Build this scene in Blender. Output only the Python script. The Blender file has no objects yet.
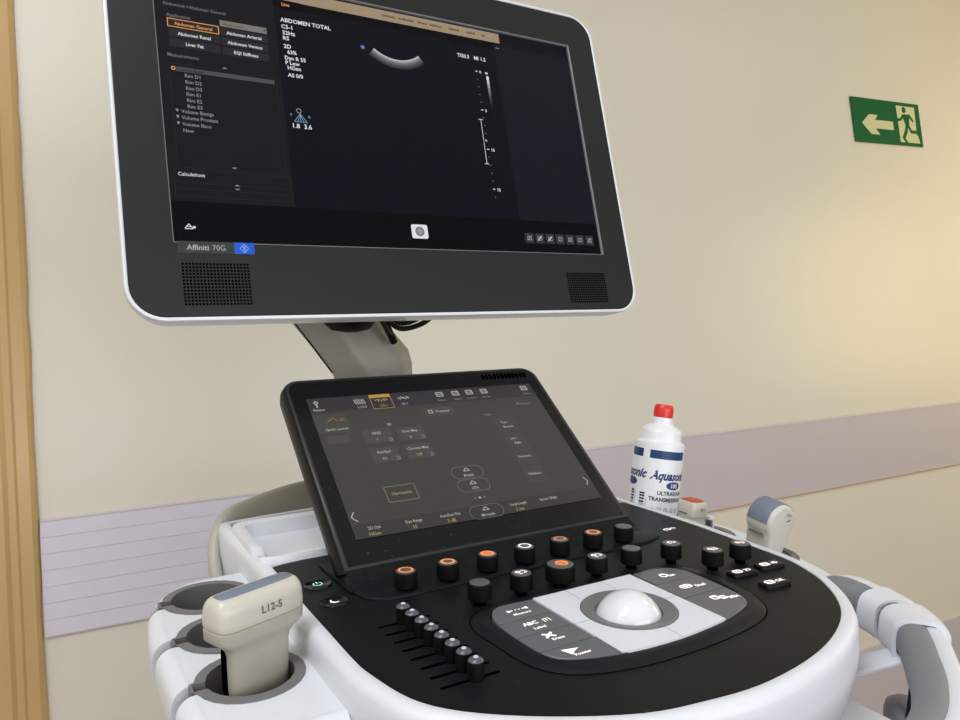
import bpy, bmesh, math, random
from mathutils import Matrix, Vector, Euler
random.seed(4)
PI = math.pi
S = bpy.context.scene
COL = S.collection

# ------------------------------------------------------------------ camera, light, exposure
HP = 0.90                                   # height of the control panel's origin (row of knobs) above the floor
cam = bpy.data.cameras.new('camera'); cam.lens = 27.75; cam.sensor_width = 36; cam.clip_start = 0.02
camo = bpy.data.objects.new('camera', cam); COL.objects.link(camo)
r, d, f = (0.8639576, -0.4972088, -0.0797539), (-0.04306819, 0.08483961, -0.9954634), (0.50171945, 0.86347302, 0.05188394)
CAMP = Vector((-0.33322, -0.52680, HP + 0.14064))
camo.matrix_world = Matrix(((r[0], -d[0], -f[0], CAMP.x), (r[1], -d[1], -f[1], CAMP.y), (r[2], -d[2], -f[2], CAMP.z), (0, 0, 0, 1)))
S.camera = camo
S.view_settings.view_transform = 'Standard'; S.view_settings.look = 'None'
S.view_settings.gamma = 1; S.view_settings.use_curve_mapping = False
S.view_settings.exposure = 0.0
wd = bpy.data.worlds.new('world'); S.world = wd; wd.use_nodes = True
wd.node_tree.nodes['Background'].inputs[0].default_value = (1, 1, 1, 1)
wd.node_tree.nodes['Background'].inputs[1].default_value = 0.05
def area(name, loc, size, power, color, target=None):
    l = bpy.data.lights.new(name, 'AREA'); l.shape = 'RECTANGLE'; l.size, l.size_y = size
    l.energy = power; l.color = color
    o = bpy.data.objects.new(name, l); COL.objects.link(o); o.location = loc
    if target is not None: o.rotation_euler = (Vector(target) - Vector(loc)).to_track_quat('-Z', 'Y').to_euler()
    return o
area('ceiling_lamp_light', (-1.0, -0.75, 2.62), (1.2, 0.6), 29, (0.93, 0.96, 1.0))
area('ceiling_lamp_light', (2.3, -0.3, 2.62), (1.2, 0.6), 0.8, (1.0, 0.88, 0.68))
area('added_front_fill', (0.35, -1.85, 1.05), (2.2, 0.9), 23, (0.92, 0.94, 1.0), (0.2, 1.0, 1.1))  # added unseen fill from the camera side, brightens the wall below the monitor
area('added_warm_fill', (3.05, -0.15, 1.4), (0.8, 0.9), 9, (1.0, 0.81, 0.42), (2.3, 0.9, 1.5))  # added warm fill out of frame, lifts the right part of the wall

# ------------------------------------------------------------------ frames (all shapes are written in mm inside one of these)
def frame(loc, cols): 
    m = Matrix.Identity(4)
    for c in range(3):
        for q in range(3): m[q][c] = cols[c][q]
    m.translation = loc
    return m
T = Matrix.Translation
def Rx(a): return Matrix.Rotation(math.radians(a), 4, 'X')
def Ry(a): return Matrix.Rotation(math.radians(a), 4, 'Y')
def Rz(a): return Matrix.Rotation(math.radians(a), 4, 'Z')
FP = T((0, 0, HP)) @ Rx(8.3225)                                         # control panel plane
FT = FP @ T((0, 0.05487, 0.02698)) @ Rx(38.479)                         # touch screen plane
FM = frame(Vector((0.0009, 0.16547, HP + 0.4320)), ((0.99993, 0.00949, 0.00712), (-0.00809, 0.10723, 0.99420), (0.00867, -0.99419, 0.10730)))
WN = Vector((0.04534, 0.99897, 0))
FW = frame(Vector((CAMP.x, CAMP.y, 0)) + WN * 1.5, ((0.99897, -0.04534, 0), (0, 0, 1), (-0.04534, -0.99897, 0)))   # wall face: u right, v up, w into the room
I4 = Matrix.Identity(4)
MM = Matrix.Scale(0.001, 4)

# ------------------------------------------------------------------ materials
MATS = {}
def mat(name, col, rough=0.5, metal=0.0, emit=0.0, noise=0.0, nscale=40, bump=0.0, bscale=300, spec=0.5, coat=0.0, ecol=None, sub=0.0):
    if name in MATS: return MATS[name]
    m = bpy.data.materials.new(name); m.use_nodes = True; nt = m.node_tree; b = nt.nodes['Principled BSDF']
    c = tuple(col) + (1,)
    b.inputs['Base Color'].default_value = c; b.inputs['Roughness'].default_value = rough; b.inputs['Metallic'].default_value = metal
    b.inputs['Specular IOR Level'].default_value = spec
    b.inputs['Coat Weight'].default_value = coat
    if sub:
        b.inputs['Subsurface Weight'].default_value = sub; b.inputs['Subsurface Radius'].default_value = (.004, .004, .004)
    if emit:
        b.inputs['Emission Color'].default_value = tuple(ecol or col) + (1,); b.inputs['Emission Strength'].default_value = emit
    tc = nt.nodes.new('ShaderNodeTexCoord')
    if noise:
        n = nt.nodes.new('ShaderNodeTexNoise'); n.inputs['Scale'].default_value = nscale; n.inputs['Detail'].default_value = 4
        nt.links.new(tc.outputs['Object'], n.inputs['Vector'])
        mx = nt.nodes.new('ShaderNodeMix'); mx.data_type = 'RGBA'
        mx.inputs[6].default_value = tuple(v * (1 - noise) for v in col) + (1,); mx.inputs[7].default_value = tuple(min(1, v * (1 + noise)) for v in col) + (1,)
        nt.links.new(n.outputs['Fac'], mx.inputs[0]); nt.links.new(mx.outputs[2], b.inputs['Base Color'])
    if bump:
        n2 = nt.nodes.new('ShaderNodeTexNoise'); n2.inputs['Scale'].default_value = bscale; n2.inputs['Detail'].default_value = 3
        nt.links.new(tc.outputs['Object'], n2.inputs['Vector'])
        bp = nt.nodes.new('ShaderNodeBump'); bp.inputs['Strength'].default_value = bump; bp.inputs['Distance'].default_value = 0.002
        nt.links.new(n2.outputs['Fac'], bp.inputs['Height']); nt.links.new(bp.outputs['Normal'], b.inputs['Normal'])
    MATS[name] = m
    return m
def specks(name, col, col2, rough, thr=0.72, scale=260, spec=0.3):
    """a dark plastic with sparse dust specks"""
    m = mat(name, col, rough, spec=spec, bump=0.08, bscale=900); nt = m.node_tree; b = nt.nodes['Principled BSDF']
    tc = nt.nodes.new('ShaderNodeTexCoord'); n = nt.nodes.new('ShaderNodeTexNoise'); n.inputs['Scale'].default_value = scale; n.inputs['Detail'].default_value = 1
    rp = nt.nodes.new('ShaderNodeValToRGB'); rp.color_ramp.elements[0].position = thr; rp.color_ramp.elements[1].position = thr + .05
    mx = nt.nodes.new('ShaderNodeMix'); mx.data_type = 'RGBA'; mx.inputs[6].default_value = col + (1,); mx.inputs[7].default_value = col2 + (1,)
    nt.links.new(tc.outputs['Object'], n.inputs['Vector']); nt.links.new(n.outputs['Fac'], rp.inputs[0]); nt.links.new(rp.outputs[0], mx.inputs[0]); nt.links.new(mx.outputs[2], b.inputs['Base Color'])
    return m
wall_m = mat('cream_wall_paint', (0.76, 0.73, 0.64), 0.36, noise=0.025, nscale=2.2, bump=0.10, bscale=55)
ceil_m = mat('ceiling_paint', (0.80, 0.79, 0.75), 0.8, noise=0.02, nscale=6)
floor_m = mat('vinyl_floor', (0.47, 0.42, 0.42), 0.4, noise=0.06, nscale=18)
rail_m = mat('lavender_vinyl', (0.73, 0.69, 0.82), 0.42, noise=0.025, nscale=12, bump=0.06, bscale=120)
rail2_m = mat('grey_pink_vinyl', (0.59, 0.54, 0.585), 0.42, noise=0.03, nscale=9, bump=0.06, bscale=120)
raillip_m = mat('pale_vinyl_lip', (0.72, 0.66, 0.66), 0.4, noise=0.03, nscale=30)
jamb_m = mat('tan_gloss_paint', (0.58, 0.385, 0.165), 0.28, noise=0.07, nscale=7, bump=0.12, bscale=25)
white_m = mat('white_plastic', (0.69, 0.715, 0.77), 0.38, noise=0.012, nscale=15, bump=0.03, bscale=900)
whiteg_m = mat('white_gloss_plastic', (0.72, 0.745, 0.80), 0.24, noise=0.01, nscale=15)
cream_m = mat('warm_white_plastic', (0.56, 0.535, 0.475), 0.33, noise=0.015, nscale=30)
cream2_m = mat('probe_neck_plastic', (0.41, 0.385, 0.33), 0.4, noise=0.015, nscale=30)
lens_m = mat('blue_grey_rubber', (0.17, 0.20, 0.27), 0.5, noise=0.04, nscale=60)
lensred_m = mat('red_rubber', (0.50, 0.075, 0.035), 0.45, noise=0.05, nscale=60)
armg_m = mat('warm_grey_plastic', (0.29, 0.27, 0.235), 0.45, noise=0.03, nscale=20)
grey_m = mat('grey_soft_grip', (0.19, 0.20, 0.215), 0.55, noise=0.03, nscale=40, bump=0.05, bscale=700)
liner_m = mat('grey_rubber_liner', (0.155, 0.152, 0.155), 0.5, noise=0.04, nscale=60)
bezel_m = mat('charcoal_bezel', (0.0135, 0.0165, 0.0165), 0.42, noise=0.08, nscale=10, bump=0.04, bscale=1500, spec=0.3)
panel_m = specks('black_panel', (0.0068, 0.0085, 0.0098), (0.03, 0.03, 0.03), 0.42, spec=0.12)
glass_m = specks('black_glass', (0.004, 0.0045, 0.006), (0.035, 0.035, 0.035), 0.12)
black_m = mat('black_plastic', (0.003, 0.003, 0.0035), 0.4, noise=0.1, nscale=60, spec=0.2)
knob_m = mat('black_knob_rubber', (0.0025, 0.0025, 0.003), 0.6, noise=0.1, nscale=200, spec=0.12)
cap_m = mat('dark_grey_cap', (0.095, 0.10, 0.105), 0.35, noise=0.05, nscale=150)
caplt_m = mat('grey_slider_cap', (0.085, 0.085, 0.10), 0.3, noise=0.05, nscale=150)
capdot_m = mat('pale_cap_dot', (0.6, 0.6, 0.8), 0.25, noise=0.02)
key_m = mat('grey_key', (0.115, 0.122, 0.135), 0.42, noise=0.03, nscale=80)
sockm = mat('grey_ball_ring', (0.15, 0.15, 0.158), 0.45, noise=0.03, nscale=80)
ball_m = mat('white_ball', (0.74, 0.745, 0.80), 0.10, coat=0.5, noise=0.01)
slot_m = mat('slot_black', (0.0008, 0.0008, 0.0008), 1.0, noise=0.05, spec=0.0)
hole_m = mat('hole_black', (0.001, 0.001, 0.001), 1.0, noise=0.05, spec=0.0)
e_org = mat('orange_backlight', (0.55, 0.20, 0.05), 0.4, emit=0.85, ecol=(0.9, 0.23, 0.05), noise=0.02)
e_tan = mat('dim_orange_backlight', (0.50, 0.25, 0.14), 0.4, emit=0.18, ecol=(0.9, 0.35, 0.12), noise=0.02)
e_wht = mat('white_backlight', (0.8, 0.75, 0.74), 0.4, emit=0.75, ecol=(1, 0.87, 0.82), noise=0.02)
e_grn = mat('green_backlight', (0.4, 0.7, 0.6), 0.4, emit=0.45, ecol=(0.5, 1, 0.75), noise=0.02)
handle_m = mat('pale_warm_grey_plastic', (0.44, 0.42, 0.37), 0.42, noise=0.03, nscale=20)
# monitor picture (a lit screen gives off light)
def scr(name, col, s=1.0, rough=0.22): return mat(name, (0.003, 0.003, 0.004), rough, emit=s, ecol=col, spec=0.32 if name.startswith('touch') else 0.08)
s_bg = scr('screen_navy', (0.0035, 0.0042, 0.008)); s_pan = scr('screen_panel', (0.0095, 0.0100, 0.0115)); s_blk = scr('screen_black', (0.0015, 0.0015, 0.002))
s_pan2 = scr('screen_panel_button', (0.022, 0.022, 0.024)); s_right = scr('screen_side_field', (0.007, 0.009, 0.014)); s_bar = scr('screen_grey_bar', (0.075, 0.075, 0.077))
s_lt = scr('screen_light_box', (0.19, 0.18, 0.165)); s_tan = scr('screen_title_bar', (0.33, 0.25, 0.165)); s_brn = scr('screen_title_text', (0.09, 0.06, 0.035))
s_wht = scr('screen_white', (0.75, 0.75, 0.78)); s_gry = scr('screen_grey_text', (0.30, 0.30, 0.31)); s_dim = scr('screen_dim_text', (0.19, 0.19, 0.195)); s_org = scr('screen_orange', (0.75, 0.33, 0.09))
s_blu = scr('screen_blue', (0.08, 0.12, 0.36)); s_cyn = scr('screen_pale_blue', (0.25, 0.36, 0.5)); s_grn = scr('screen_green', (0.08, 0.22, 0.10)); s_icn = scr('screen_icon_box', (0.035, 0.035, 0.04))
s_us = [scr('scan_shade_%d' % k, (v, v, v * 1.04)) for k, v in enumerate((0.50, 0.27, 0.14, 0.07, 0.03))]
s_gr = [scr('grey_scale_%d' % k, (v, v, v * 1.05)) for k, v in enumerate((0.72, 0.5, 0.33, 0.2, 0.12, 0.06, 0.03, 0.015))]
t_bg = scr('touch_field', (0.046, 0.0445, 0.041)); t_bar = scr('touch_status_bar', (0.034, 0.031, 0.034)); t_tab = scr('touch_tab', (0.055, 0.053, 0.049)); t_btn = scr('touch_button', (0.062, 0.060, 0.056)); t_foot = scr('touch_footer', (0.036, 0.035, 0.033))
t_wht = scr('touch_white', (0.44, 0.43, 0.41)); t_dim = scr('touch_dim', (0.22, 0.215, 0.205)); t_yel = scr('touch_yellow', (0.42, 0.31, 0.13)); t_org = scr('touch_orange', (0.46, 0.27, 0.06)); t_line = scr('touch_line', (0.15, 0.148, 0.14)); t_red = scr('touch_red', (0.30, 0.13, 0.05))
lab_w = mat('bottle_white', (0.80, 0.81, 0.84), 0.3, noise=0.01, nscale=40, sub=0.0); lab_navy = mat('label_navy', (0.010, 0.045, 0.155), 0.4, noise=0.03); lab_blk = mat('label_ink', (0.015, 0.03, 0.075), 0.5, noise=0.03); lab_gry = mat('label_grey_ink', (0.32, 0.34, 0.38), 0.5, noise=0.03)
red_m = mat('red_cap_plastic', (0.72, 0.032, 0.022), 0.32, noise=0.05, nscale=80)
sgreen_m = mat('sign_green', (0.008, 0.12, 0.035), 0.4, noise=0.05, nscale=14, spec=0.15); scream_m = mat('sign_cream', (0.66, 0.66, 0.40), 0.4, noise=0.02)
print_m = mat('grey_print', (0.13, 0.13, 0.14), 0.5, noise=0.03); name_m = mat('silver_print', (0.34, 0.35, 0.36), 0.4, noise=0.03); blue_m = mat('blue_badge', (0.008, 0.085, 0.55), 0.35, noise=0.03); bluel_m = mat('pale_blue_print', (0.20, 0.38, 0.85), 0.4, noise=0.03)
pin_m = mat('bezel_recess_edge', (0.22, 0.235, 0.255), 0.35, noise=0.03)
metal_m = mat('caster_metal', (0.4, 0.4, 0.42), 0.35, metal=0.9, noise=0.03); lampm = mat('lamp_diffuser', (0.9, 0.9, 0.9), 0.5, emit=1.2, noise=0.01)

# ------------------------------------------------------------------ mesh helpers
class B:
    def __init__(self): self.bm = bmesh.new(); self.mats = []
    def mi(self, m):
        if m not in self.mats: self.mats.append(m)
        return self.mats.index(m)
    def face(self, pts, m, X=None):
        vs = [self.bm.verts.new(X @ Vector(p) if X else p) for p in pts]
        fc = self.bm.faces.new(vs); fc.material_index = self.mi(m); return fc
    def loft(self, loops, m, cap0=True, cap1=True, closed=True, X=None, ring=False):
        """loops: lists of equal length; consecutive loops are bridged"""
        k = self.mi(m) if not isinstance(m, list) else None
        L = [[self.bm.verts.new(X @ Vector(p) if X else Vector(p)) for p in lp] for lp in loops]
        n = len(L[0]); N = len(L)
        for a in range(N if ring else N - 1):
            b = (a + 1) % N
            for q in range(n if closed else n - 1):
                w = (q + 1) % n
                try:
                    fc = self.bm.faces.new((L[a][q], L[a][w], L[b][w], L[b][q]))
                    fc.material_index = k if k is not None else self.mi(m[a])
                except ValueError: pass
        mm = lambda i: k if k is not None else self.mi(m[i])
        if not ring:
            if cap0: fc = self.bm.faces.new(list(reversed(L[0]))); fc.material_index = mm(0)
            if cap1: fc = self.bm.faces.new(L[-1]); fc.material_index = mm(-1)
        return L
    def prism(self, pts, z0, z1, m, bev=0.0, seg=2, X=None):
        """extruded outline (counter-clockwise), its top edge rounded by insetting"""
        loops = [[(x, y, z0) for x, y in pts]]
        if bev:
            for s in range(seg + 1):
                a = PI / 2 * s / seg
                o = offset(pts, -bev * (1 - math.cos(a)))
                loops.append([(x, y, z1 - bev + bev * math.sin(a)) for x, y in o])
        else: loops.append([(x, y, z1) for x, y in pts])
        self.loft(loops, m, X=X)
    def box(self, c, s, m, X=None, bev=0.0):
        x, y, z = (v / 2 for v in s)
        self.prism([(c[0] - x, c[1] - y), (c[0] + x, c[1] - y), (c[0] + x, c[1] + y), (c[0] - x, c[1] + y)] if not bev else rrect(c[0], c[1], s[0], s[1], bev, 3), c[2] - z, c[2] + z, m, bev * .6 if bev else 0, 2, X)
    def lathe(self, prof, m, n=32, X=None, cap0=True, cap1=True):
        loops = [[(r_ * math.cos(2 * PI * q / n), r_ * math.sin(2 * PI * q / n), z) for q in range(n)] for r_, z in prof]
        self.loft(loops, m, cap0, cap1, X=X)
    def sweep(self, path, sec, m, X=None, caps=True, up=(0, 0, 1), closed=False):
        """sec(t) -> list of (a, b): a along the side direction, b along up"""
        P = [Vector(p) for p in path]; loops = []; n = len(P)
        for q, p in enumerate(P):
            d_ = (P[min(q + 1, n - 1)] - P[max(q - 1, 0)]).normalized()
            u0 = Vector(up) if abs(d_.dot(Vector(up))) < .97 else Vector((0, 1, 0))
            s_ = d_.cross(u0).normalized(); u = s_.cross(d_).normalized()
            loops.append([tuple(p + s_ * a + u * b) for a, b in sec(q / (n - 1))])
        self.loft(loops, m, caps, caps, X=X)
    def tube(self, path, rad, m, n=10, X=None):
        rf = rad if callable(rad) else (lambda t: rad)
        self.sweep(path, lambda t: [(rf(t) * math.cos(2 * PI * k / n), rf(t) * math.sin(2 * PI * k / n)) for k in range(n)], m, X)
    def bar(self, a, b, w, z, m, X=None):
        """flat stroke on the plane z"""
        a, b = Vector(a), Vector(b); d_ = (b - a).normalized(); s_ = Vector((-d_.y, d_.x)) * w / 2
        self.face([(p.x, p.y, z) for p in (a - s_, b - s_, b + s_, a + s_)], m, X)
    def rect(self, x0, y0, x1, y1, z, m, X=None): self.face([(x0, y0, z), (x1, y0, z), (x1, y1, z), (x0, y1, z)], m, X)
    def outline(self, pts, w, z, m, X=None):
        i_ = offset(pts, -w); n = len(pts)
        for q in range(n):
            k = (q + 1) % n
            self.face([(*pts[q], z), (*pts[k], z), (*i_[k], z), (*i_[q], z)], m, X)
    def disc(self, x, y, r0, z, m, r1=0, n=20, X=None):
        o = [(x + r0 * math.cos(2 * PI * q / n), y + r0 * math.sin(2 * PI * q / n)) for q in range(n)]
        if r1: self.outline(o, r0 - r1, z, m, X)
        else: self.face([(*q, z) for q in o], m, X)
    def text(self, s, x, y, size, z, m, align='LEFT', bold=0.0, shear=0.0, sx=1.0, fn=None, X=None):
        c = bpy.data.curves.new('t', 'FONT'); c.body = s; c.size = size; c.align_x = align; c.offset = bold; c.shear = shear; c.resolution_u = 2; c.fill_mode = 'FRONT'
        o = bpy.data.objects.new('t', c); COL.objects.link(o)
        dg = bpy.context.evaluated_depsgraph_get(); me = o.evaluated_get(dg).to_mesh()
        k = self.mi(m); vs = []
        for v in me.vertices:
            p = Vector((x + v.co.x * sx, y + v.co.y, z))
            if fn: p = Vector(fn(p))
            vs.append(self.bm.verts.new(X @ p if X else p))
        for pl in me.polygons:
            try: fc = self.bm.faces.new([vs[q] for q in pl.vertices]); fc.material_index = k
            except ValueError: pass
        bpy.data.objects.remove(o); bpy.data.curves.remove(c)
    def build(self, name, parent=None, F=I4, ang=35, mm=True, fix=True, kind=None, label=None, weld=0.0):
        """link ONE object; F is its frame in the world, mesh coordinates are mm inside F"""
        bm = self.bm
        if weld: bmesh.ops.remove_doubles(bm, verts=bm.verts, dist=weld)
        if fix: bmesh.ops.recalc_face_normals(bm, faces=bm.faces)
        if mm: bmesh.ops.scale(bm, vec=(.001,) * 3, verts=bm.verts)
        me = bpy.data.meshes.new(name); bm.to_mesh(me); bm.free()
        for m in self.mats: me.materials.append(m)
        for p in me.polygons: p.use_smooth = True
        me.set_sharp_from_angle(angle=math.radians(ang))
        o = bpy.data.objects.new(name, me); COL.objects.link(o); place(o, F, parent)
        if kind: o['kind'] = kind
        if label: o['label'] = label
        return o
WORLD = {}
def place(o, F, parent=None):
    WORLD[o] = F.copy()
    if parent: o.parent = parent; o.matrix_local = WORLD[parent].inverted() @ F
    else: o.matrix_world = F
def thing(name, label, cat, F, group=None):
    o = bpy.data.objects.new(name, None); COL.objects.link(o); o.empty_display_size = .05; place(o, F); tag(o, label, cat, group); return o
def tag(o, label, cat, group=None):
    o['label'] = label; o['category'] = cat
    if group: o['group'] = group
    return o
def twin(o, F, parent, label=None):
    """a copy of a part and of its sub-parts, at another frame"""
    c = o.copy(); COL.objects.link(c); place(c, F, parent)
    if label: c['label'] = label
    for ch in [q for q in COL.objects if q.parent == o]:
        k = ch.copy(); COL.objects.link(k); place(k, F @ WORLD[o].inverted() @ WORLD[ch], c)
    return c
def offset(pts, d_):
    """move a counter-clockwise outline outward by d_"""
    n = len(pts); out = []
    for q in range(n):
        p0, p1, p2 = Vector(pts[q - 1]), Vector(pts[q]), Vector(pts[(q + 1) % n])
        a, b = (p1 - p0), (p2 - p1)
        a = a.normalized() if a.length > 1e-9 else b.normalized(); b = b.normalized() if b.length > 1e-9 else a
        na, nb = Vector((a.y, -a.x)), Vector((b.y, -b.x)); h = na + nb
        if h.length < 1e-6: h = na
        h.normalize(); c = max(.35, h.dot(na))
        v = p1 + h * (d_ / c); out.append((v.x, v.y))
    return out
def rrect(cx, cy, w, h, r_, n=6):
    o = []
    for sx, sy, a0 in ((1, -1, -90), (1, 1, 0), (-1, 1, 90), (-1, -1, 180)):
        for q in range(n + 1):
            a = math.radians(a0 + 90 * q / n)
            o.append((cx + sx * (w / 2 - r_) + r_ * math.cos(a), cy + sy * (h / 2 - r_) + r_ * math.sin(a)))
    return o
def smooth(pts, n=4, closed=True):
    """Catmull-Rom through the points"""
    out = []; N = len(pts); dim = len(pts[0])
    for q in range(N if closed else N - 1):
        p = [Vector(pts[(q + k) % N] if closed else pts[min(max(q + k, 0), N - 1)]) for k in (-1, 0, 1, 2)]
        for s in range(n):
            t = s / n
            v = 0.5 * (2 * p[1] + (p[2] - p[0]) * t + (2 * p[0] - 5 * p[1] + 4 * p[2] - p[3]) * t * t + (3 * p[1] - p[0] - 3 * p[2] + p[3]) * t ** 3)
            out.append(tuple(v))
    if not closed: out.append(tuple(pts[-1]))
    return out

# ================================================================== THE ROOM
def struct(b, name, F=I4, mm=False, **k): return b.build(name, None, F, kind='structure', mm=mm, **k)
UL, UR, CH = -1.45, 3.9, 2.66
b = B(); b.box(((UL + UR) / 2, CH / 2, -.05), (UR - UL, CH, .1), wall_m); struct(b, 'wall_back', FW)
b = B(); b.box(((UL + UR) / 2, -.05, 1.75), (UR - UL + .2, .1, 3.7), floor_m); struct(b, 'floor', FW)
b = B(); b.box(((UL + UR) / 2, CH + .05, 1.75), (UR - UL + .2, .1, 3.7), ceil_m); struct(b, 'ceiling', FW)
b = B(); b.box((UL - .05, CH / 2, 1.75), (.1, CH, 3.7), wall_m); struct(b, 'wall_left', FW)
b = B(); b.box((UR + .05, CH / 2, 1.75), (.1, CH, 3.7), wall_m); struct(b, 'wall_right', FW)
b = B(); b.box(((UL + UR) / 2, CH / 2, 3.65), (UR - UL, CH, .1), wall_m); struct(b, 'wall_front', FW)
# tan door frame at the left edge: stepped moulding standing on the wall
b = B()
prof = [(-.26, 0), (-.26, .030), (-.145, .030), (-.138, .024), (-.128, .024), (-.124, .020), (-.106, .018), (-.100, .013), (-.0975, .006), (-.0965, 0)]
rnd = random.Random(2); loops = []
for k in range(60):
    v = 2.12 * k / 59; j = rnd.uniform(-.0012, .0012)
    loops.append([(u + (j if q >= 7 else 0), v, w) for q, (u, w) in enumerate(prof)])
b.loft(loops, jamb_m); struct(b, 'trim_1', FW, ang=20)
# lavender protection strip on the wall: grooved boards on the left, smooth sheet further right
b = B()
V0, V1 = .694, .890
for k in range(7):
    a0, a1 = V0 + (V1 - V0) * k / 7, V0 + (V1 - V0) * (k + 1) / 7
    b.box((.327, (a0 + a1) / 2, .0030), (.845, a1 - a0 - .0005, .006), rail_m)
    if k: b.box((.327, a0, .0022), (.845, .003, .004), rail_m)
b.box((.327, V1 + .0018, .004), (.845, .0036, .0066), raillip_m)
struct(b, 'trim_2', FW)
b = B()
b.box((2.325, (V0 + V1) / 2 + .003, .003), (3.15, V1 - V0 + .006, .006), rail2_m)
b.box((2.325, V1 + .0085, .0045), (3.15, .005, .0066), raillip_m)
b.box((2.325, V0 - .002, .0025), (3.15, .004, .005), jamb_m)
struct(b, 'trim_3', FW)
b = B(); b.box(((UR - .09) / 2, .1027, .004), (UR + .09, .2055, .008), rail2_m); struct(b, 'baseboard_back', FW)
# two ceiling lamps (out of frame, they light the room)
for q, (x, y) in enumerate(((-1.0, -.75), (2.3, -.3))):
    t_ = thing('ceiling_lamp', ['flat white ceiling lamp above the left side of the room', 'flat white ceiling lamp above the right side of the room'][q], 'lamp', T((x, y, 2.635)), 'ceiling lamps')
    c = B(); c.loft([[(*p, z) for p in rrect(0, 0, 1240, 640, 12)] for z in (0, 24)], white_m); c.build('lamp_housing', t_, T((x, y, 2.637)))
    c = B(); c.loft([[(*p, z) for p in rrect(0, 0, 1200, 600, 12)] for z in (0, 4)], lampm); c.build('diffuser', t_, T((x, y, 2.632)))

# exit sign
c_ = math.radians(1.9)
FS = FW @ T((2.3800, 1.0406 + .8075, .002)) @ Rz(1.95)
sg = thing('exit_sign', 'green emergency exit sign with left arrow and running figure, high on the cream wall', 'sign', FS)
b = B(); b.loft([[(*p, z) for p in rrect(0, 0, 359, 148, 2, 2)] for z in (0, 3)], sgreen_m); b.build('sign_plate', sg, FS)
b = B(); b.prism([(-137, -10), (-95, -45), (-50, -45), (-70, -25), (26, -25), (26, 4), (-68, 4), (-52, 21), (-96, 21)], 3, 3.5, scream_m); b.build('arrow', sg, FS)
b = B(); b.prism([(56, -63), (164, -63), (156, -36), (150, -36), (154, 62), (53, 62)], 3, 3.4, scream_m); b.build('door_panel', sg, FS)
b = B(); z = 3.9
b.prism([(93 + 10.5 * math.cos(a * PI / 8), 49 + 11 * math.sin(a * PI / 8)) for a in range(16)], 3, z, sgreen_m)
def limb(pts, w):
    for q, (a, c) in enumerate(zip(pts, pts[1:])):
        a, c = Vector(a), Vector(c); d_ = (c - a).normalized(); s_ = Vector((-d_.y, d_.x)) * w / 2; e = d_ * w * .3
        b.prism([tuple(p) for p in (a - s_ - e, c - s_ + e, c + s_ + e, a + s_ - e)], 3, z - .04 * q, sgreen_m)
limb([(84, 29), (121, 30), (136, 13)], 9); limb([(84, 28), (70, 15), (52, 12)], 9)
b.prism([(80, 31), (86, 12), (96, -6), (114, -6), (116, 12), (124, 33)], 3, z - .1, sgreen_m)
limb([(101, -2), (92, -26), (76, -48)], 14); limb([(106, -2), (121, -25), (166, -25)], 11); limb([(76, -50), (90, -63)], 9)
b.build('running_figure', sg, FS)

# ================================================================== THE ULTRASOUND MACHINE
FR = T((0, 0.18, 0))
UM = thing('ultrasound_machine', 'white and black ultrasound machine with a large monitor, touch screen and knobs', 'ultrasound machine', FR)

# ---- console shell with the black panel let into it
OUT = [(-182, 98), (-182, 60), (-182, 10), (-181.5, -40), (-181, -84), (-179, -106), (-170, -143), (-151.5, -169), (-116, -196), (-71.5, -219), (-33, -227.5), (5, -231), (50, -226.5), (91.5, -215.5), (130, -197), (157, -174.5), (178, -147.5), (188, -127), (196, -103), (199.5, -58), (203, -3), (203, 52), (201, 98)]
back = [(196, 108), (140, 110), (60, 110), (-60, 110), (-140, 110), (-176, 106)]
PO = smooth(OUT + back, 4)
b = B(); b.loft([[(x, y, z) for x, y in PO] for z in (-6, 0)], panel_m)
panel = b.build('control_panel', UM, FP, label='black control panel')
SH = smooth(OUT + [(200, 180), (196, 238), (180, 252), (60, 258), (-60, 258), (-172, 252), (-186, 240), (-184, 170)], 4)
b = B()
prof = [(0.4, -7), (0.4, .6), (2, 1.2), (7, .6), (9.5, -1.5), (11, -5), (11.5, -12), (12, -26), (10.5, -40), (7, -52), (3, -61.5), (.8, -62.2), (.6, -64), (2.2, -64.8), (-1, -76), (-9, -88), (-26, -97)]
loops = [[(x, y, z) for x, y in offset(SH, o)] for o, z in prof]
b.loft(loops, [white_m] * 11 + [MATS.get('seam_grey') or mat('seam_grey', (.3, .3, .32), .5, noise=.02)] * 2 + [white_m] * (len(loops) - 13), cap0=False)
# deck behind the black panel, with the walls of the shallow storage tray on the left
b.prism([(-188, 108), (192, 108), (190, 246), (-184, 246)], -40, -16, white_m)
shell = b.build('console_shell', UM, FP, ang=50)
b = B()
# storage tray: rim, sloping walls, floor, notch at its left front
def trayloop(g, z):
    P = rrect(-137, 172, 104 - g, 122 - g, max(6, 16 - g / 3), 5); o = []
    for q in range(len(P)):
        a, c = Vector(P[q]), Vector(P[(q + 1) % len(P)]); n = 26 if q % 6 == 5 else 1
        for k in range(n): o.append(tuple(a.lerp(c, k / n)))
    return [(x, y, z - (8 * math.exp(-((y - 132) / 9) ** 2) * min(1, max(0, (-x - 160) / 15)) if z > 0 else 0)) for x, y in o]
b.loft([trayloop(-4, -16), trayloop(-3, 3), trayloop(0, 6), trayloop(10, 6.5), trayloop(20, 5), trayloop(28, -8), trayloop(40, -9)], whiteg_m, cap0=False)
b.build('storage_tray', UM, FP, ang=40)

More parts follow.
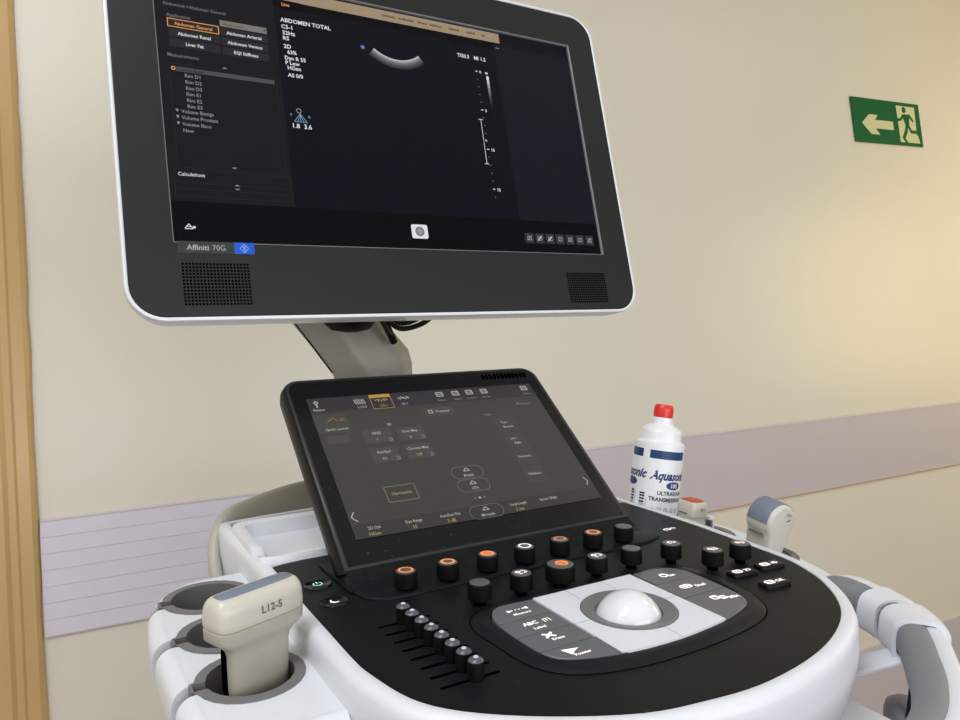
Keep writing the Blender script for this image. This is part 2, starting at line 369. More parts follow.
# ---- probe holder wings left and right
def keyhole(cx, cy, r_, w, xo, s):
    """points of a slot running from x = xo into a round hole and out again (s = -1: slot opens to the left)"""
    a = math.asin(w / r_); out = []
    for q in range(25):
        t = a + (2 * PI - 2 * a) * q / 24
        out.append((cx + s * r_ * math.cos(t), cy + r_ * math.sin(t)))
    return [(xo, cy + w)] + out + [(xo, cy - w)]
def ccw(p): return p if sum(p[q - 1][0] * p[q][1] - p[q][0] * p[q - 1][1] for q in range(len(p))) > 0 else p[::-1]
WZ = -20; ROUND = {-1: 12, 1: 8}                                                     # top of the wings in the panel frame
def wing(lobes, rings, hx, s, inner):
    """lobes: outer outline between the cable slots, walked from the back to the front; s = -1 left wing, +1 right wing"""
    b = B(); main = []; full = []
    k_ = ROUND[s]; prof = [(-2, WZ - 1.2), (0, WZ)] + [(k_ * math.sin(a), WZ - k_ + k_ * math.cos(a)) for a in [PI / 2 * q / 6 for q in range(1, 7)]] + [(k_ + .4, WZ - 20), (k_ - .4, WZ - 27), (-2, WZ - 27)]
    sw, lw = (6.5, 4.8) if s < 0 else (.05, .03)
    deep = lambda y, z: z if s < 0 or y > -62 else max(z, WZ - 38)
    for k, lp in enumerate(lobes):
        inn, sec = [], []
        for q, p in enumerate(lp):
            d_ = (Vector(lp[min(q + 1, len(lp) - 1)]) - Vector(lp[max(q - 1, 0)])).normalized()
            n_ = Vector((d_.y, -d_.x)) * (1 if s < 0 else -1)
            if n_.x * s < 0 and abs(n_.x) > .8: n_ = -n_
            if q == 0 and k > 0 or q == len(lp) - 1 and k < len(lobes) - 1: n_ = Vector((s, 0))
            i_ = Vector(p) - n_ * k_; inn.append(tuple(i_)); sec.append([(i_.x + n_.x * d, i_.y + n_.y * d, z) for d, z in prof])
        b.loft(sec, white_m)
        main += inn; full += lp
        if k < len(rings): main += keyhole(hx, rings[k], 36 if s > 0 and k == 0 else 33.4, sw, 0, s)[1:-1]
    main += inner; full += inner
    main = ccw(main); full = ccw(full)
    b.loft([[(x, y, deep(y, z)) for x, y in [(x * g, y) for x, y in main]] for z, g in ((WZ - 28, 1), (WZ, 1))], white_m)
    fo = offset(full, -2.2); fi = offset(full, -9); ft = offset(full, -30)
    b.loft([[(x, y, WZ - 27) for x, y in fi], [(x, y, WZ - 26.8) for x, y in fo], [(x * .985, y, deep(y, WZ - 34)) for x, y in fo], [(x * .86, y * .95, deep(y, WZ - 75)) for x, y in fo], [(x * .82, y * .9, deep(y, -190)) for x, y in fo], [(x * .82, y * .9, deep(y, -190)) for x, y in fi]], white_m, cap0=False, cap1=False)
    w_ = b.build('probe_holder', UM, FP, ang=40)
    first = None
    o, i_ = keyhole(0, 0, 34.4, lw + 2 if s < 0 else .06, s * 35.2, s), keyhole(0, 0, 27.5, lw, s * (37 if s < 0 else 27.6), s)
    for cy in rings:
        Fr = FP @ T((.001 * hx, .001 * cy, WZ * .001))
        if first is None:
            b = B(); o3 = lambda L, z, g=1: [(x * g, y * g, z) for x, y in L]
            b.loft([o3(i_, -36), o3(i_, -20), o3(i_, -1), o3(i_, 1.2), o3(o, 1.2), o3(o, -12), o3(keyhole(0, 0, 33, 6 if s < 0 else .05, s * 34, s), -38)], liner_m, cap0=True, cap1=True)
            first = b.build('holder_liner', w_, Fr, ang=40, label='dark grey slotted cup liner')
        else: twin(first, Fr, w_)
    if s > 0: place(first, FP @ T((.001 * hx, .001 * rings[0], WZ * .001)) @ Matrix.Scale(1.09, 4), w_)
    return w_
LW = [smooth([(-194, 172), (-212, 171.5), (-232, 170), (-247, 165), (-259, 155), (-268, 141), (-274, 124.5)], 3, False), [(-277, 111.5), (-279, 90), (-280.5, 70), (-280.5, 49.5)], [(-280, 36.5), (-279, 5), (-278, -24.5)],
      smooth([(-277.5, -37.5), (-276.5, -60), (-273, -84), (-262, -100), (-240, -108), (-192, -110)], 3, False)]
wl = wing(LW, [118, 43, -31], -231, -1, [(-188, -108), (-188, 168)])
RW = [smooth([(206, 174), (226, 173), (247, 166), (262, 154), (273, 136), (279, 120), (281, 103.05)], 3, False), [(281, 102.95), (282.5, 75), (283.5, 27.05)], [(283.5, 26.95), (280, -10), (273.5, -45.95)],
      smooth([(273.5, -46.05), (262, -78), (254, -104), (246, -117), (232, -124), (212, -120)], 3, False)]
wr = wing(RW, [103, 27, -46], 234, 1, [(200, -140), (206, -60), (206, 160)])

# ---- front handle sweeping round the console: white bar with a grey soft grip, two white clips
HR = [(244, -98, -44), (242, -126, -31), (236, -163, -33), (221, -194, -34), (199, -215, -34), (171, -236, -34), (141, -257, -34), (103, -276, -35), (50, -288, -36)]
HPATH = smooth(HR + [(0, -292, -36)] + [(-x - 2, y, z) for x, y, z in HR[::-1]], 8, False)
def ell(ax, bz, ca=0, cb=0, n=18, pw=1.0):
    o = []
    for k in range(n):
        a = 2 * PI * k / n; cx, sy = math.cos(a), math.sin(a)
        o.append((ca + ax * math.copysign(abs(cx) ** pw, cx), cb + bz * math.copysign(abs(sy) ** pw, sy)))
    return o
b = B(); b.sweep(HPATH, lambda t: ell(8, 13.5, -9.5, -.5, pw=.6), white_m, up=(0, 0, 1))
hd = b.build('handle', UM, FP, ang=60)
b = B(); b.sweep(HPATH, lambda t: (lambda k: ell((12.2 + 5 * k) * max(.1, min(1, 22 * t, 22 * (1 - t))), 14.4, 2.6 + 5 * k, .2, pw=.85))(max(0, 1 - 12 * min(t, 1 - t))), grey_m)
b.build('soft_grip', hd, FP, ang=60, label='grey soft grip')
def ringsec(ax, bz, th, n=20): return ell(ax, bz, -1.6, -1, n, .62), ell(ax - th, bz - th, -1.6, -1, n, .62)
def clip(i0, i1, ax, bz):
    b = B(); path = HPATH[i0:i1 + 1]; n = len(path); o, i_ = ringsec(ax, bz, 3.2)
    P = [Vector(p) for p in path]; lo, li = [], []
    for q, p in enumerate(P):
        d_ = (P[min(q + 1, n - 1)] - P[max(q - 1, 0)]).normalized(); s_ = d_.cross(Vector((0, 0, 1))).normalized(); u = s_.cross(d_)
        lo.append([tuple(p + s_ * a + u * c) for a, c in o]); li.append([tuple(p + s_ * a + u * c) for a, c in i_])
    b.loft(lo + li[::-1], white_m, ring=True)
    return b
b = clip(14, 19, 18.5, 17.5)
cl = b.build('cable_hook', hd, FP, ang=50, label='white clip loop round the grey grip, the one further back')
b = clip(21, 29, 19.5, 18.5)
b.sweep(smooth([(205, -196, -47), (192, -184, -54), (176, -172, -60), (160, -160, -62)], 4, False), lambda t: rrect(0, 0, 24, 4, 1.5, 2), white_m)
b.build('cable_hook', hd, FP, ang=50, label='white clip loop round the grey grip, the nearer one with a bracket')
# lower edge of the machine seen past the handle: tray under the console
b = B(); b.prism(rrect(0, -165, 372, 200, 16, 5), -104, -87, white_m, 3); b.build('lower_tray', UM, FP)
b = B(); b.lathe([(15, -60), (15, -8), (13.5, -3), (9, 0), (.01, 1)], grey_m, 24, X=T((241, -181, -99)), cap1=False); b.build('grip_end', UM, FP, ang=60, label='grey rounded stub under the handle')
b = B(); b.tube([(228, -196, -40), (229, -193, -75), (230, -190, -110), (232, -180, -150)], 2.2, black_m); b.build('hanging_cable', UM, FP, label='black cable hanging down under the handle')

# ---- trackball field
BZ = smooth([(-97, -110), (-98, -88), (-91, -70), (-74, -59), (-40, -57), (0, -58), (40, -60), (72, -60), (92, -64), (106, -74), (113, -90), (115.5, -104), (114, -124), (109, -142), (97, -162), (75, -174.5), (36, -181), (-4, -182.5), (-36, -180.5), (-66, -173), (-84, -161), (-94, -142)][::-1], 4)
b = B(); b.loft([[(x, y, z) for x, y in offset(BZ, o)] for o, z in ((0, 0), (0, .3), (-1.0, .9), (-5, 2.8), (-10, 3.4), (-13, 3.2), (-14.5, 1.0))], black_m if False else mat('bezel_satin', (0.010, 0.0105, 0.013), 0.38, noise=.05, spec=.14))
b.outline(offset(BZ, .8), .8, .15, slot_m)
kp = b.build('trackball_bezel', UM, FP, ang=50)
KO = smooth([(-85, -110), (-84, -92), (-79, -78), (-68, -70), (-41, -71), (0, -71), (54, -71), (78, -71.5), (90, -77), (95, -87), (96, -104), (95, -127), (92, -146), (84, -156), (66, -163), (47, -167), (5, -171), (-34, -168.5), (-62, -161.5), (-78, -153), (-83.5, -138)][::-1], 3)
def clip_poly(poly, x0, x1, y0, y1):
    def cut(P, ax, v, keep):
        o = []
        for q in range(len(P)):
            a, c = P[q - 1], P[q]; ia, ic = keep(a[ax], v), keep(c[ax], v)
            if ia != ic: t = (v - a[ax]) / (c[ax] - a[ax]); o.append((a[0] + (c[0] - a[0]) * t, a[1] + (c[1] - a[1]) * t))
            if ic: o.append(c)
        return o
    ge, le = (lambda a, v: a >= v), (lambda a, v: a <= v)
    for ax, v, k in ((0, x0, ge), (0, x1, le), (1, y0, ge), (1, y1, le)): poly = cut(poly, ax, v, k)
    out = []
    for q in poly:
        if not out or (Vector(q) - Vector(out[-1])).length > .3: out.append(q)
    if (Vector(out[0]) - Vector(out[-1])).length < .3: out.pop()
    return out
XL = lambda y: -42 + (-72 - y) * .083
def key(x0, x1, y0, y1, m, icon=None, mark=(1, 2), top=4.4):
    g = .35
    P = clip_poly(KO, x0 + g, x1 - g, y0 + g, y1 - g)
    if sum(P[q - 1][0] * P[q][1] - P[q][0] * P[q - 1][1] for q in range(len(P))) < 0: P = P[::-1]
    b = B(); b.loft([[(x, y, 1) for x, y in P], [(x, y, top - .4) for x, y in P], [(x, y, top) for x, y in offset(P, -.4)]], m)
    if icon:
        n0 = len(b.bm.verts); icon(b, top + .12); vs = list(b.bm.verts)[n0:]
        c_ = sum((v.co for v in vs), Vector()) / len(vs)
        for v in vs: v.co.x = c_.x + (v.co.x - c_.x) * .82 + mark[0]; v.co.y = c_.y + (v.co.y - c_.y) * .82 + mark[1]
    return b
# printed and backlit marks on the keys
def ic_measure(b, z):
    for q in range(4): b.disc(-63 + q * 3.6, -77, .9, z, e_wht, n=6)
    for s in (-1, 1): b.prism([(-57.5 + s * 10, -74.6), (-57.5 + s * 5.5, -77), (-57.5 + s * 10, -79.4)][::s], z - .1, z, e_wht)
    b.text('Measure', -57.5, -86.5, 5.0, z, e_wht, 'CENTER', .08)
def ic_label(b, z): b.text('ABC', -73, -104, 7.2, z, e_wht, 'LEFT', .25); b.text('|T|', -54, -104, 6.5, z, e_wht, 'LEFT', .15); b.text('Label', -63, -113, 5.4, z, e_wht, 'CENTER', .1)
def ic_erase(b, z):
    b.bar((-68, -124), (-59, -131.5), 2.4, z, e_wht); b.bar((-68, -131.5), (-59, -124), 2.4, z, e_wht); b.text('Erase', -60, -137, 5.2, z, e_wht, 'CENTER', .1)
def ic_point(b, z):
    b.prism([(-70, -147), (-56, -150), (-62, -153), (-66, -157)][::-1], z - .1, z, e_wht); b.text('Pointer', -58, -160, 5.0, z, e_wht, 'CENTER', .1)
def ic_r1(b, z): b.disc(68, -83, 4.4, z, e_wht, 2.8); b.bar((66, -79), (73, -84), 1.5, z, e_wht); b.text('Set', 75, -88, 6, z, e_wht, 'CENTER', .2)
def ic_r2(b, z):
    b.outline(rrect(66, -108, 13, 8, 3.6), 1.5, z, e_wht); b.bar((61, -108), (71, -108), 1.6, z, e_wht); b.bar((66, -104), (66, -112), 1.4, z, e_wht); b.text('Dual', 80, -114, 6.2, z, e_wht, 'CENTER', .2)
def ic_r3(b, z):
    b.outline(rrect(68, -134, 8, 8, 2), 1.6, z, e_wht); b.outline(rrect(75, -137, 7, 7, 2), 1.6, z, e_wht); b.bar((66, -131), (78, -140), 1.4, z, e_wht); b.text('Mix', 84, -143, 7.0, z, e_wht, 'CENTER', .2)
key(-100, -41, -95.8, -60, key_m, ic_measure, (-3, -3)).build('grey_key', kp, FP)
key(-100, -41, -118.8, -95.8, key_m, ic_label, (0, -2)).build('grey_key', kp, FP)
key(-100, -41, -141.5, -118.8, key_m, ic_erase, (-2, 4)).build('grey_key', kp, FP)
key(-100, -36, -175, -141.5, key_m, ic_point, (-3, 3)).build('grey_key', kp, FP)
key(54, 110, -97.6, -60, key_m, ic_r1, (4, -2.5)).build('grey_key', kp, FP)
key(52.5, 110, -126.5, -97.6, key_m, ic_r2, (4, -2.5)).build('grey_key', kp, FP)
key(49, 110, -175, -126.5, key_m, ic_r3, (4, -2.5)).build('grey_key', kp, FP)
BC = (6, -121)
b = B()
P = []
for q in range(40):
    a = PI + 2 * PI * q / 40
    P.append((BC[0] + 33.5 * math.cos(a), BC[1] + 33.5 * math.sin(a)))
def whitekey(x0, x1, y0, y1):
    """a white key with the ball ring's bite taken out of its inner side"""
    return key(x0, x1, y0, y1, whitek_m, None, top=4.6)
whitek_m = mat('pale_key', (0.70, 0.73, 0.80), 0.42, noise=.015)
W1 = clip_poly(KO, -40.5, 51, -175, -60)
if sum(W1[q - 1][0] * W1[q][1] - W1[q][0] * W1[q - 1][1] for q in range(len(W1))) < 0: W1 = W1[::-1]
def half(sgn, xs):
    """upper (+1) or lower (-1) white key around the ball ring"""
    yb = BC[1]
    Q = clip_poly(W1, -60, 60, yb + .3, 0) if sgn > 0 else clip_poly(W1, -60, 60, -200, yb - .3)
    if sum(Q[q - 1][0] * Q[q][1] - Q[q][0] * Q[q - 1][1] for q in range(len(Q))) < 0: Q = Q[::-1]
    # split point: the straight edge on y = yb
    arc = [(BC[0] + 33.8 * math.cos(a), BC[1] + 33.8 * math.sin(a)) for a in [PI * q / 20 for q in range(21)]]
    if sgn < 0: arc = [(x, 2 * BC[1] - y) for x, y in arc]
    arc = [(x, max(y, yb + .3) if sgn > 0 else min(y, yb - .3)) for x, y in arc]
    e = [q for q in range(len(Q)) if abs(Q[q][1] - (yb + .3 * sgn)) < .02]
    # rotate so the edge is between last and first
    for q in range(len(Q)):
        if abs(Q[q - 1][1] - (yb + .3 * sgn)) < .02 and abs(Q[q][1] - (yb + .3 * sgn)) < .02:
            Q = Q[q:] + Q[:q]; break
    if (Q[-1][0] < Q[0][0]): arc = arc[::-1] if arc[0][0] > arc[-1][0] else arc
    else: arc = arc if arc[0][0] > arc[-1][0] else arc[::-1]
    return Q + arc
for sgn in (1, -1):
    Q = half(sgn, None); b = B(); b.loft([[(x, y, 1) for x, y in Q], [(x, y, 4.8) for x, y in Q]], whitek_m)
    if sgn > 0:
        for x in (-12, 22): b.bar((x, -71), (x, -90), .5, 4.95, MATS['seam_grey'])
    else: b.bar((7, -155), (6, -171), .5, 4.95, MATS['seam_grey'])
    b.build('white_key', kp, FP)
b = B(); b.lathe([(33.4, 1), (33.4, 5.2), (32, 5.8), (23.5, 3.4), (22.5, 0)], sockm, 48); b.build('ball_ring', kp, FP @ T((BC[0] * .001, BC[1] * .001, 0)), ang=30)
b = B(); R_ = 24.0
b.lathe([(R_ * math.sin(a), R_ * math.cos(a)) for a in [PI * .5 * (1 - q / 20) + .001 for q in range(21)]], ball_m, 48); b.build('trackball', kp, FP @ T((BC[0] * .001 , BC[1] * .001, -.0065)), ang=60, label='shiny white trackball')

# ---- touch screen unit and the raised deck carrying the two front rows of knobs
DK = smooth([(-139, 40), (-144, 24), (-142, 6), (-137, -4), (-128, -9.5), (-110, -11)], 3, False) + [(0, -10.5), (110, -11)] + smooth([(128, -10), (143, -5), (151, 3), (150, 24), (143, 40)], 3, False) + [(140, 90), (-136, 90)]
b = B(); b.loft([[(x, y, z) for x, y in offset(DK, o)] for o, z in ((0, -1), (0, 1.1), (-.7, 1.8), (-1.4, 2.0))], panel_m)
b.outline(offset(DK, .5), .5, .15, slot_m); b.build('knob_deck', UM, FP, ang=50)
def TW(g):
    x, t, r_ = 143 - g, 188 - g, 15 - min(g, 9); o = [(-x, -26 + g), (x, -26 + g)]
    for sx, a0 in ((1, 0), (-1, 90)):
        for q in range(7):
            a = math.radians(a0 + 15 * q); o.append((sx * (x - r_) + r_ * math.cos(a), t - r_ + r_ * math.sin(a)))
    return o
b = B()
body = lambda g, z, l=0: [(x, y + (l if y < -20 else 0), z) for x, y in TW(g)]
b.loft([body(22, -30, 30), body(6, -28, 20), body(-2.5, -18, 12), body(-3.5, -8, 6), body(-2.0, -3, 2), body(-1.0, -1.0), body(0.6, 0), body(2.2, .3), body(3.2, 0.0), body(4, 0)], [black_m] * 6 + [mat('dark_edge', (.02, .021, .024), .3, noise=.05)] * 2 + [glass_m] * 2)
for q in range(12): b.box((74 + q * 4.9, 176.5, .6), (2.0, 6.2, 1.6), slot_m)
# sloping chin from the glass down to the deck
FTi = FT.inverted() @ FP
tf = lambda x, y, z: tuple(1000 * (FTi @ Vector((x * .001, y * .001, z * .001))))
ch = []
for w, (y, z, yb) in enumerate(((35.2, 11.3, 70), (31, 8.0, 76), (27, 5.2, 82), (23, 3.3, 86), (19, 2.2, 88), (15, 1.7, 88))):
    g = (0, .3, .8, 1.8, 3.2, 4.5)[w]
    ch.append([tf(-142.6 - g, y, z), tf(142.6 + g, y, z), tf(144 + g, yb, min(z, 1)), tf(-144 - g, yb, min(z, 1))])
b.loft(ch, panel_m)
ts = b.build('touch_screen', UM, FT, ang=35, label='tilted touch screen in a black frame')
b = B(); HWT, HT = 126.6, 162
b.rect(-HWT, 0, HWT, HT, .55, t_bg)
Z1, Z2, Z3 = .60, .65, .70
b.rect(-HWT, 143, HWT, HT, Z1, t_bar); b.rect(-HWT, 0, HWT, 14, Z1, t_foot); b.rect(-HWT + 1, 116, -94, 140, Z1, t_tab); b.rect(-14, 126.5, 19, 137.5, Z1, t_btn)
tx = lambda s, x, y, z=4.6, m=t_wht, al='CENTER', bo=0.02, sx=.95: b.text(s, x, y, z, Z3, m, al, bo, sx=sx)
b.disc(-118.6, 156, 2.2, Z3, t_wht, 1.2, 12); b.bar((-118.6, 153.8), (-118.6, 149.6), 1.4, Z3, t_wht); tx('Patient', -118, 145, 4.2)
for q in range(5): b.bar((-81 + q * 2.3, 157), (-79.6 + q * 2.3, 150), .9, Z3, t_wht)
tx('L12-5', -75, 144.8, 4.2)
b.rect(-64.3, 157.2, -42.1, 161.4, Z2, t_org); b.outline([(-64.3, 142), (-42.1, 142), (-42.1, 161.4), (-64.3, 161.4)], .5, Z3, t_org)
for q in range(5): a = math.radians(-150 + q * 30); b.bar((-53 + 3 * math.cos(a), 156 + 2 * math.sin(a)), (-53 + 8 * math.cos(a), 156 + 5 * math.sin(a)), .8, Z3, t_yel)
tx('C5-1', -52.5, 144.5, 4.2, t_yel)
for q in range(4): b.bar((-35 + q * 3, 155 + q % 2), (-32 + q * 3, 152.5 + q % 2), 1.2, Z3, t_wht)
tx('S5-1', -30, 144.5, 4.2)
for x, s in ((12, 'Review'), (30.5, 'Report'), (47, 'Acquire'), (65, 'Review'), (116, 'Utilities')):
    b.outline([(x - 4, 152), (x + 4, 152), (x + 4, 158.5), (x - 4, 158.5)], 1.0, Z3, t_wht); b.bar((x - 3, 155), (x + 3, 155.6), 2.2, Z3, t_dim); tx(s, x, 145.8, 3.6, t_dim)
b.outline([(-9.5, 130), (-5, 130), (-5, 134.5), (-9.5, 134.5)], .8, Z3, t_wht); tx('Protocol', 6, 130.5, 4.4)
tx('Freeze', 106, 131, 4.2, t_dim); b.bar((95, 131), (97.5, 135), .8, Z3, t_dim); b.bar((97.5, 135), (99.5, 131), .8, Z3, t_dim)
b.bar((-114, 130.5), (-108, 135), 1, Z3, t_red); b.bar((-108, 135), (-104, 130.5), 1, Z3, t_red); tx('2D', -100, 130.5, 5, t_red)
tx('Quick Launch', -107.5, 119.5, 4.2)
b.rect(-121, 103, -99, 113, Z2, t_btn)
tx('2D', -56, 119.3, 4.2, t_wht)
def tbtn(x0, y0, x1, y1, a, c, cm=t_wht):
    b.rect(x0, y0, x1, y1, Z2, t_btn); tx(a, (x0 + x1) / 2 - .5, y1 - 6.8, 4.3); tx(c, (x0 + x1) / 2 - 2, y1 - 14.6, 4.3, cm)
    for q in range(2): b.bar((x1 - 5 + q * 2, y0 + 5.5), (x1 - 3 + q * 2, y0 + 3), .6, Z3, t_dim); b.bar((x1 - 3 + q * 2, y0 + 3), (x1 - 5 + q * 2, y0 + .5), .6, Z3, t_dim)
tbtn(-86, 99, -57.5, 116.5, 'XRES', '1'); tbtn(-52, 98.6, -24, 115.5, 'Gray Map', '5'); tbtn(-86, 76, -58, 93.2, 'Res/Spd', 'RS', t_yel); tbtn(-51, 76, -24, 93.4, 'Chroma Map', 'Off', t_yel)
b.outline(rrect(-72.2, 39.6, 29.5, 17.5, 1.5, 3), .7, Z3, scr('touch_dim_yellow', (0.20, 0.17, 0.09))); tx('Harmonics', -72, 38.2, 4.5, t_yel)
tx('View', 54, 120, 4.0, t_dim)
for y, s, s2 in ((106, 'Top /', 'Bottom'), (83.5, 'Left /', 'Right'), (62, 'Panoramic', None), (39.5, 'WideScan', None)):
    b.rect(58, y - 10.5, 81, y + 10.5, Z2, t_tab); b.outline([(58, y - 10.5), (81, y - 10.5), (81, y + 10.5), (58, y + 10.5)], .25, Z3, t_btn)
    if s2: tx(s, 68, y + 1.5, 3.9); tx(s2, 70, y - 4.5, 3.9)
    else: tx(s, 69, y - 1, 4.0, sx=.9)
def pill(cx, cy, w, h, s):
    b.outline(rrect(cx, cy, w, h, h / 2 - .1, 6), .5, Z3, t_line); b.bar((cx - 3, cy + 2), (cx, cy + 5), .8, Z3, t_wht); b.bar((cx, cy + 5), (cx + 3, cy + 2), .8, Z3, t_wht); b.bar((cx - 3.4, cy + 1.5), (cx + 3.4, cy + 1.5), .7, Z3, t_wht); tx(s, cx, cy - 4.8, 4.2)
pill(-.6, 52.3, 33.5, 14.5, 'Biopsy'); pill(-.6, 36.6, 33.5, 14.5, 'CPA'); pill(-1, 6.4, 34.5, 14.5, 'M-mode')
for q, m in ((-6, t_line), (-1, t_wht), (4, t_line)): b.disc(q, 22, 1.2, Z3, m, n=8)
b.bar((-120.5, 27), (-124, 22), .9, Z3, t_wht); b.bar((-124, 22), (-119.5, 17), .9, Z3, t_wht); b.bar((119.5, 27), (122.5, 22), .9, Z3, t_wht); b.bar((122.5, 22), (119, 17), .9, Z3, t_wht)
for x, s, v in ((-108, '2D Opt', 'HGen'), (-72, 'Dyn Range', '55'), (-37, 'AutoScan Pan', '5 dB'), (34, 'Loop Length', '2 sec'), (68, 'Sector Width', None)):
    tx(s, x, 7.6, 4.2, sx=.85)
    if v: tx(v, x - 1, 1.6, 4.6, t_yel)
b.build('touch_display', ts, FT, fix=False, label='lit dark grey touch display with control buttons')

# ---- rotary knobs
def knob(name, r_, h, top, parent=UM, label=None):
    """cylinder with a finely ribbed skirt; top(b, z) draws the cap's backlit marks"""
    b = B(); n = 72
    def rib(z, rr, a=.10): return [((rr + (a if q % 2 else -a)) * math.cos(2 * PI * q / n), (rr + (a if q % 2 else -a)) * math.sin(2 * PI * q / n), z) for q in range(n)]
    b.lathe([(r_ * .5, -2), (r_ * .5, 5)], slot_m, 24); b.loft([rib(2.6, r_ - .2), rib(3.0, r_ + .1), rib(h * .85, r_), rib(h * .93, r_ - .3, .06), rib(h, r_ - 1.6, 0)], knob_m)
    return b
def cap(r_, h, marks):
    b = B(); b.lathe([(r_ - 1.3, h - 1), (r_ - 1.5, h + .2), (r_ - 2.4, h + .6), (r_ * .35, h + .45), (.01, h + .4)], cap_m, 36, cap1=False); marks(b, h + .75); return b
ring = lambda r1, r0, m: (lambda b, z: b.disc(0, 0, r1, z, m, r0, 28))
def m_fill(b, z): b.disc(0, 0, 6.6, z, e_org, 4.6, 28); b.rect(-4.4, -2, 4.4, 2, z, e_tan)
def m_thick(b, z): b.disc(0, 0, 6.8, z, e_org, 4.0, 28); b.disc(0, 0, 3.6, z, e_tan)
def m_plain(b, z): b.bar((-3, 0), (3, .4), .6, z, print_m)
def m_tan(b, z): b.disc(0, 0, 6.8, z, e_tan, 4.2, 28)
def m_fig(b, z):
    b.outline(rrect(-2.8, 1.5, 5, 4.6, 1.6, 3), 1.4, z, e_wht); b.bar((1, 3.5), (5, .8), 1.5, z, e_wht); b.bar((1.5, -2.5), (5.5, -1), 1.4, z, e_wht); b.bar((-4, -3), (-.5, -3.4), 1.3, z, e_wht)
def m_gain(b, z):
    b.disc(1.5, 0, 6.6, z, e_org, 4.6, 24); b.outline(rrect(2, .5, 7, 6, 1, 2), 1.3, z, e_org); b.text('2D', 2, -.8, 3, z, e_org, 'CENTER', .1)
def m_zoom(b, z): b.bar((-4.4, 1), (0, 3), 1.8, z, e_wht); b.bar((-1, 2.6), (3.4, -.4), 1.8, z, e_wht); b.bar((2, -2), (5.6, .4), 1.4, z, e_wht); b.bar((-4.2, -1.6), (-1, -1.8), 1.2, z, e_wht)
def m_txt(s): return lambda b, z: (b.disc(-2.6, 1.6, 2.5, z, e_wht, 1.1, 12), b.text(s, 1.6, -3.2, 4.6, z, e_wht, 'CENTER', .2), b.bar((1.5, 2.4), (5, 1.4), 1.2, z, e_wht))
KS = [(-108, 0, ring(7.0, 5.2, e_org)), (-72, 0, ring(7.0, 4.6, e_org)), (-36, 0, m_thick), (0, 0, ring(6.6, 4.8, e_wht)), (36, 0, m_tan), (72, 0, ring(7.0, 4.8, e_org)), (107, 0, m_plain),
      (-72, -49.3, m_plain), (-36, -49.3, m_fig), (36, -49.3, m_fig), (72, -49.3, m_plain), (109, -57, m_zoom), (126, -86.5, m_txt('PW')), (158, -87, m_txt('CF'))]
KSC = Matrix.Scale(.84, 4)
proto = knob('rotary_knob', 10.3, 16.8, None).build('rotary_knob', UM, FP @ T((KS[0][0] * .001, KS[0][1] * .001, .0018)) @ KSC, ang=25)
cap(10.3, 16.8, KS[0][2]).build('knob_cap', proto, WORLD[proto], ang=30)
for x, y, mk in KS[1:]:
    Fk = FP @ T((x * .001, y * .001, .0018)) @ KSC
    o = proto.copy(); COL.objects.link(o); place(o, Fk, UM)
    cap(10.3, 16.8, mk).build('knob_cap', o, Fk, ang=30)
Fk = FP @ T((0, -.0493, .0018)) @ Matrix.Scale(.80, 4); o = knob('rotary_knob', 14.3, 17.8, None).build('rotary_knob', UM, Fk, ang=25, label='larger knob with an orange lit mark'); cap(14.3, 17.8, m_gain).build('knob_cap', o, Fk, ang=30)
# flat rocker keys and the printed mark at the back right
def rocker(x, y, rot, s):
    F_ = FP @ T((x * .001, y * .001, 0)) @ Rz(rot); b = B(); b.loft([[(*p, z) for p in rrect(0, 0, 25 - g, 12 - g, 2.2)] for g, z in ((0, 0), (0, 2.2), (1, 3), (1.4, 3.1))], black_m)
    b.outline(rrect(-5, .2, 9, 6.4, 2.6), 1.5, 3.3, e_wht); b.bar((-8, .2), (-2, .2), 1.2, 3.3, e_wht); b.text(s, 5, -2, 5.4, 3.3, e_wht, 'CENTER', .2); b.build('flat_key', UM, F_, ang=40)
rocker(136, -108, -4, '3D'); rocker(168, -108, -4, '4D'); rocker(139, -136, -4, 'OK')
b = B(); b.outline(rrect(-3, 0, 9, 5, 2.2), 1.5, .3, e_wht); b.bar((2, 1.6), (7, -.6), 1.5, .3, e_wht); b.bar((1, -2), (6.5, -2.6), 1.3, .3, e_tan); b.build('printed_symbol', UM, FP @ T((.1735, .010, 0)), fix=False)
# power button and sleep button
def button(x, y, mk, lab):
    F_ = FP @ T((x * .001, y * .001, 0)); b = B(); b.loft([[(q * 1.0, w * 1.0, z) for q, w in rrect(0, 0, 22 - g, 16 - g, 7 - g / 3)] for g, z in ((0, 0), (0, .7), (1.6, 1.6), (3.4, 1.5), (5, .9))], glass_m); mk(b, 1.3); b.build('push_button', UM, F_, ang=50, label=lab)
def pw(b, z):
    for q in range(10):
        a0, a1 = math.radians(120 + q * 30), math.radians(150 + q * 30); b.bar((3.4 * math.cos(a0), 3.4 * math.sin(a0)), (3.4 * math.cos(a1), 3.4 * math.sin(a1)), .9, z, e_grn)
    b.bar((0, .8), (0, 4.6), .9, z, e_grn)
def moon(b, z):
    o = [(3.6 * math.cos(math.radians(a)), 3.6 * math.sin(math.radians(a))) for a in range(130, 331, 20)]; i_ = [(1.2 + 3.3 * math.cos(math.radians(a)), 1.0 + 3.3 * math.sin(math.radians(a))) for a in range(310, 149, -20)]
    b.face([(*p, z) for p in o + i_], e_wht)
button(-162, 45.5, pw, 'black button with a lit green power mark'); button(-161.5, 7, moon, 'black button with a lit white moon mark')
